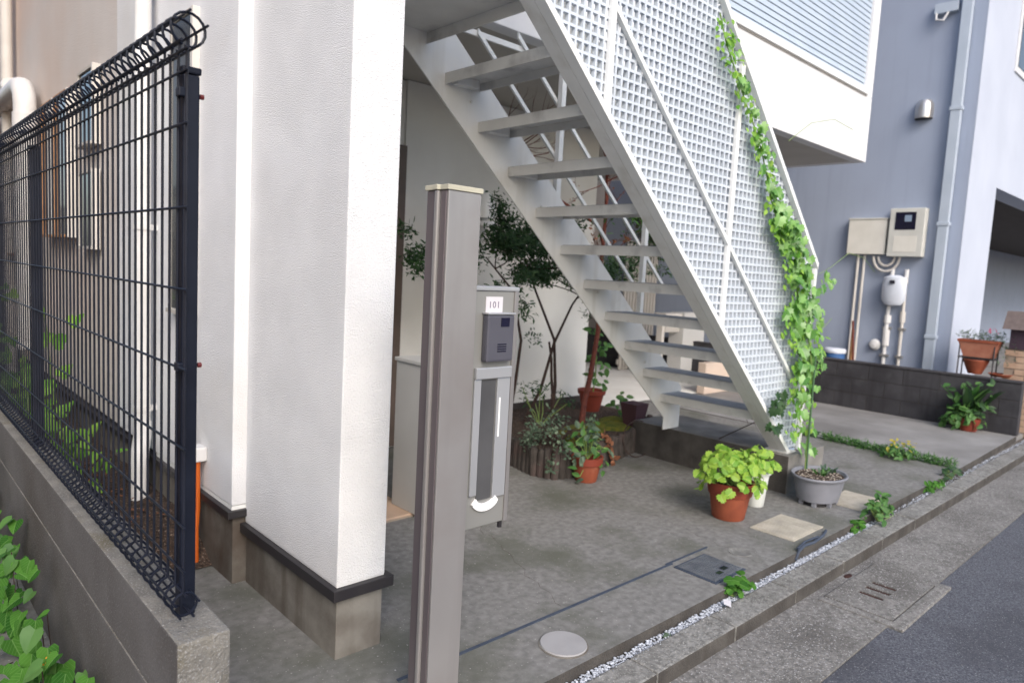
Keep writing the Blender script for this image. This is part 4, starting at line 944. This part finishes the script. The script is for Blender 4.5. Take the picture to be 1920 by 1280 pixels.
# drain cover in the gutter
t = thing('gutter_drain_cover', 'concrete gutter drain cover with three rusty slots, their depth shade painted dark', 'drain cover', (3.98, 1.22, -.104))
fr = MB().box(3.603, 1.005, -.28, 3.66, 1.408, -.098, b=.004).box(4.32, 1.005, -.28, 4.377, 1.408, -.098, b=.004).box(3.6605, 1.005, -.28, 4.3195, 1.068, -.098, b=.004).build('frame', APRON, t)
bars = [3.66]
xs = [(3.860, 3.895), (3.955, 3.990), (4.045, 4.080)]
lid = MB(); prev = 3.668
for a, b in xs: lid.box(prev, 1.074, -.22, a, 1.402, -.096, b=.003); prev = b
lid.box(prev, 1.074, -.22, 4.312, 1.402, -.096, b=.003)
for a, b in xs: lid.box(a + .0002, 1.074, -.22, b - .0002, 1.185, -.0965).box(a + .0002, 1.31, -.22, b - .0002, 1.402, -.0965)
lid.build('lid', APRON, t)
for a, b in xs: MB().box(a, 1.187, -.22, b, 1.308, -.103).build('slot_shade', RUST_SHADE, t)  # rust-coloured box near the top paints the slot's deep shade
MB().box(3.66, 1.07, -.28, 4.32, 1.40, -.23).build('pit', RUST_SHADE, t)
o = MB().lathe([(.035, 0), (.032, .0015), (0, .0012)], (4.05, 1.434, -.1035), 16, 1.2, .5).build('lifting_hole', RUST_SHADE, org=(4.05, 1.434, -.1035)); tag(o, 'dark rusty lifting hole between the drain cover and the kerb', 'hole')

# paper scraps
for (x, y, z, sx_, sy_, rz, lab) in ((3.02, 1.600, -.030, .035, .022, .4, 'small white paper scrap on the kerb beside the weed'), (2.86, 3.05, .004, .03, .02, .9, 'tiny white scrap on the slab right of the letterbox'),
                                 (3.07, .83, -.108, .028, .014, .3, 'tiny white chip on the asphalt near the bottom edge')):
    o = MB().add([(-sx_, -sy_, 0), (sx_, -sy_ * .4, .002), (sx_ * .3, sy_, .010), (-sx_ * .8, sy_ * .6, .004)], [(0, 1, 2, 3)]).build('paper_scrap', PAPER)
    o.location = (x, y, z + .004); o.rotation_euler.z = rz; tag(o, lab, 'paper scrap')

# ------------------------------------------------------------------ weeds
def clump(name, label, cat, c, r, h, n, kind, m, size, face=(-.3, -.4, .8), flowers=0):
    t = thing(name, label, cat, c); sb = MB()
    for i in range(n):
        a = U(0, 6.28); q = math.sqrt(R()); p = (c[0] + r[0] * q * math.cos(a), c[1] + r[1] * q * math.sin(a), c[2] + h * (1 - .6 * q * q) * U(.35, 1))
        inst(LM(kind, m), 'leaf', t, p, leaf_rot((math.cos(a) * q * .6 + face[0], math.sin(a) * q * .6 + face[1], face[2]), .45), U(.7, 1.25) * size)
        if i % 3 == 0: sb.tube([(c[0] + U(-.01, .01), c[1] + U(-.01, .01), c[2] - .02), p], .0018, 4)
    if sb.v: sb.build('stems', STEM, t)['kind'] = 'stuff'
    return t
clump('weed', 'lone lime weed growing in the gravel beside the paper scrap', 'weed', (3.18, 1.63, -.04), (.095, .05), .10, 34, 'round', HEART, .042)
clump('weed', 'bushy green weed at the slab edge below the rear buff cover', 'weed', (5.02, 1.62, -.03), (.17, .075), .17, 70, 'oval', MIDLEAF, .058)
clump('weed', 'pale green weed hugging the gravel at the left of the bushy green weed', 'weed', (4.72, 1.63, -.04), (.10, .04), .08, 26, 'oval', HEART, .045)
t = clump('weed', 'yellow-green mounded weed in the middle of the driveway joint', 'weed', (6.93, 2.12, 0), (.17, .15), .15, 90, 'oval', MIDLEAF, .055)
for i in range(22): inst(LM('oval', YELLEAF), 'leaf', t, (6.93 + U(-.12, .12), 2.12 + U(-.1, .1), U(.10, .17)), leaf_rot((-.3, -.3, .9), .4), U(.035, .055))
clump('weed', 'small lime weed at the roadside end of the driveway joint', 'weed', (6.25, 1.63, -.03), (.20, .04), .07, 34, 'oval', HEART, .05)
clump('weed', 'low dark weed where the driveway joint meets the kerb', 'weed', (6.72, 1.64, -.02), (.20, .06), .09, 40, 'oval', DKLEAF, .05)
clump('seedling', 'tiny pale seedling in the gravel between kerb joint and slab', 'weed', (2.55, 1.62, -.05), (.02, .015), .02, 6, 'round', GREYLEAF, .02)
t = thing('joint_grass', 'dark green dwarf grass strip growing in the driveway joint', 'grass'); t_loc = None
pp = []
for i in range(3600):
    u = R(); x = 6.98 + (7.11 - 6.98) * u + random.gauss(0, .035); y = 1.68 + (3.5 - 1.68) * u
    if .66 < u < .69: continue
    pp.append((x, y, U(0, .06)))
bpy.data.objects.remove(t)
o = scatter_leaf_mesh(pp, .045, [(0, 0), (.08, .4), (0, 1)], lambda: leaf_rot((0, 0, .25), 1.2)).build('joint_grass', MIDLEAF); tag(o, 'dark green dwarf grass strip growing in the driveway joint', 'grass', kind='stuff')
# plant against the block wall
t = clump('strap_leaf_plant', 'green strap-leaved plant with bushy base against the dark block wall', 'plant', (9.12, 2.18, .0), (.20, .22), .34, 90, 'oval', MIDLEAF, .09)
for i in range(16):
    a = U(0, 6.28); inst(LM('lance', MIDLEAF if R() < .6 else DKLEAF), 'leaf', t, (9.15 + U(-.08, .08), 2.12 + U(-.1, .1), .20), (math.radians(U(65, 88)), 0, a), (.5, .36, .36))
for i in range(60): inst(LM('oval', MIDLEAF if R() < .6 else DKLEAF), 'leaf', t, (9.16 + U(-.14, .10), 2.14 + U(-.2, .2), U(.1, .55)), leaf_rot((-.5, -.4, .6), .6), U(.07, .11))
MB().lathe([(.08, 0), (.11, .12), (.115, .14), (0, .135)], (9.12, 2.12, 0)).build('pot', TERRA_D, t)

# heart-leaf creeper at the foot of the near wall, plus its bronze flowers
t = thing('heart_leaf_creeper', 'heart-leaved green creeper covering the ground left of the concrete wall', 'creeper', (.4, 3.0, 0))
sb = MB(); n = 0
import itertools
for i in range(285):
    y = 2.0 + 3.4 * R() ** 1.1; x = .47 - abs(random.gauss(0, .10)) ; 
    if y > 3.6: x = .45 - abs(random.gauss(0, .06))
    top = .30 if y < 2.8 else (.42 if y < 3.6 else .55)
    z = max(.02, U(.0, top) - (.47 - x) * .3)
    inst(LM('heart', HEART if R() < .7 else MIDLEAF), 'leaf', t, (x, y, z), hang_rot((-.75, -.55, .75), .5), U(.042, .072))
    n += 1
    if i % 5 == 0:
        fl = scatter_leaf_mesh([(x + U(-.02, .02), y + U(-.02, .02), z + U(0, .03)) for _ in range(4)], .011, OVAL_O, lambda: leaf_rot((0, -1, .3), 1), None)
        if i % 15 == 0: fl.build('flower', FLOWER, t)
        sb.tube([(x + .03, y + .05, 0), (x + .01, y + .02, z * .6), (x, y, z)], .0022, 4)
sb.build('stems', BARK, t)['kind'] = 'stuff'
# creeper inside the passage
t = thing('passage_creeper', 'lime green creeper climbing through the mesh fence from the passage', 'creeper', (.75, 4.6, 0))
sb = MB()
for i in range(190):
    u = R(); y = 3.9 + 2.6 * u; x = .80 + U(-.14, .16); z = .17 + U(0, .34) + (.12 * (u > .5))
    inst(LM('heart', CREEP), 'leaf', t, (x, y, z), leaf_rot((-.7, -.5, .6), .5), U(.05, .085))
for i in range(30):
    z = U(.45, 1.25); y = 3.85 + U(-.15, .15) if R() < .5 else 5.6 + U(-.7, .5); inst(LM('heart', CREEP), 'leaf', t, (.62 + U(-.03, .12), y, z), leaf_rot((-.7, -.6, .3), .5), U(.05, .08))
sb.tube([(.8, 4.5, .1), (.75, 4.0, .5), (.66, 3.8, .8), (.62, 3.75, 1.2)], .004, 5).tube([(.8, 5.5, .1), (.7, 5.0, .6), (.66, 4.6, .9), (.64, 4.3, .6)], .004, 5)
sb.build('stem', STEM, t)

pp = [(U(.68, 1.15), U(3.66, 5.6), .15 + U(0, .03)) for _ in range(260)]
o = scatter_leaf_mesh(pp, .03, OVAL_O, lambda: leaf_rot((0, 0, 1), .5)).build('leaf_litter', DRYLEAF); tag(o, 'brown leaf litter on the soil strip behind the mesh fence', 'leaf litter', kind='stuff')
# unseen neighbour's house, added for shade and warm bounce, left of the frame
t = thing('unseen_neighbour_house', 'unseen tan rendered neighbour house left of the passage, added for shade and warm bounce', 'house', (-1.2, 5.5, 0))
MB().box(-7, 4.6, -.3, -1.9, 14, 5.2).build('wall', STUCCO_WARM, t)
MB().box(-7.2, 4.4, 5.21, -1.7, 14.2, 5.5).build('roof', ROOFB, t)
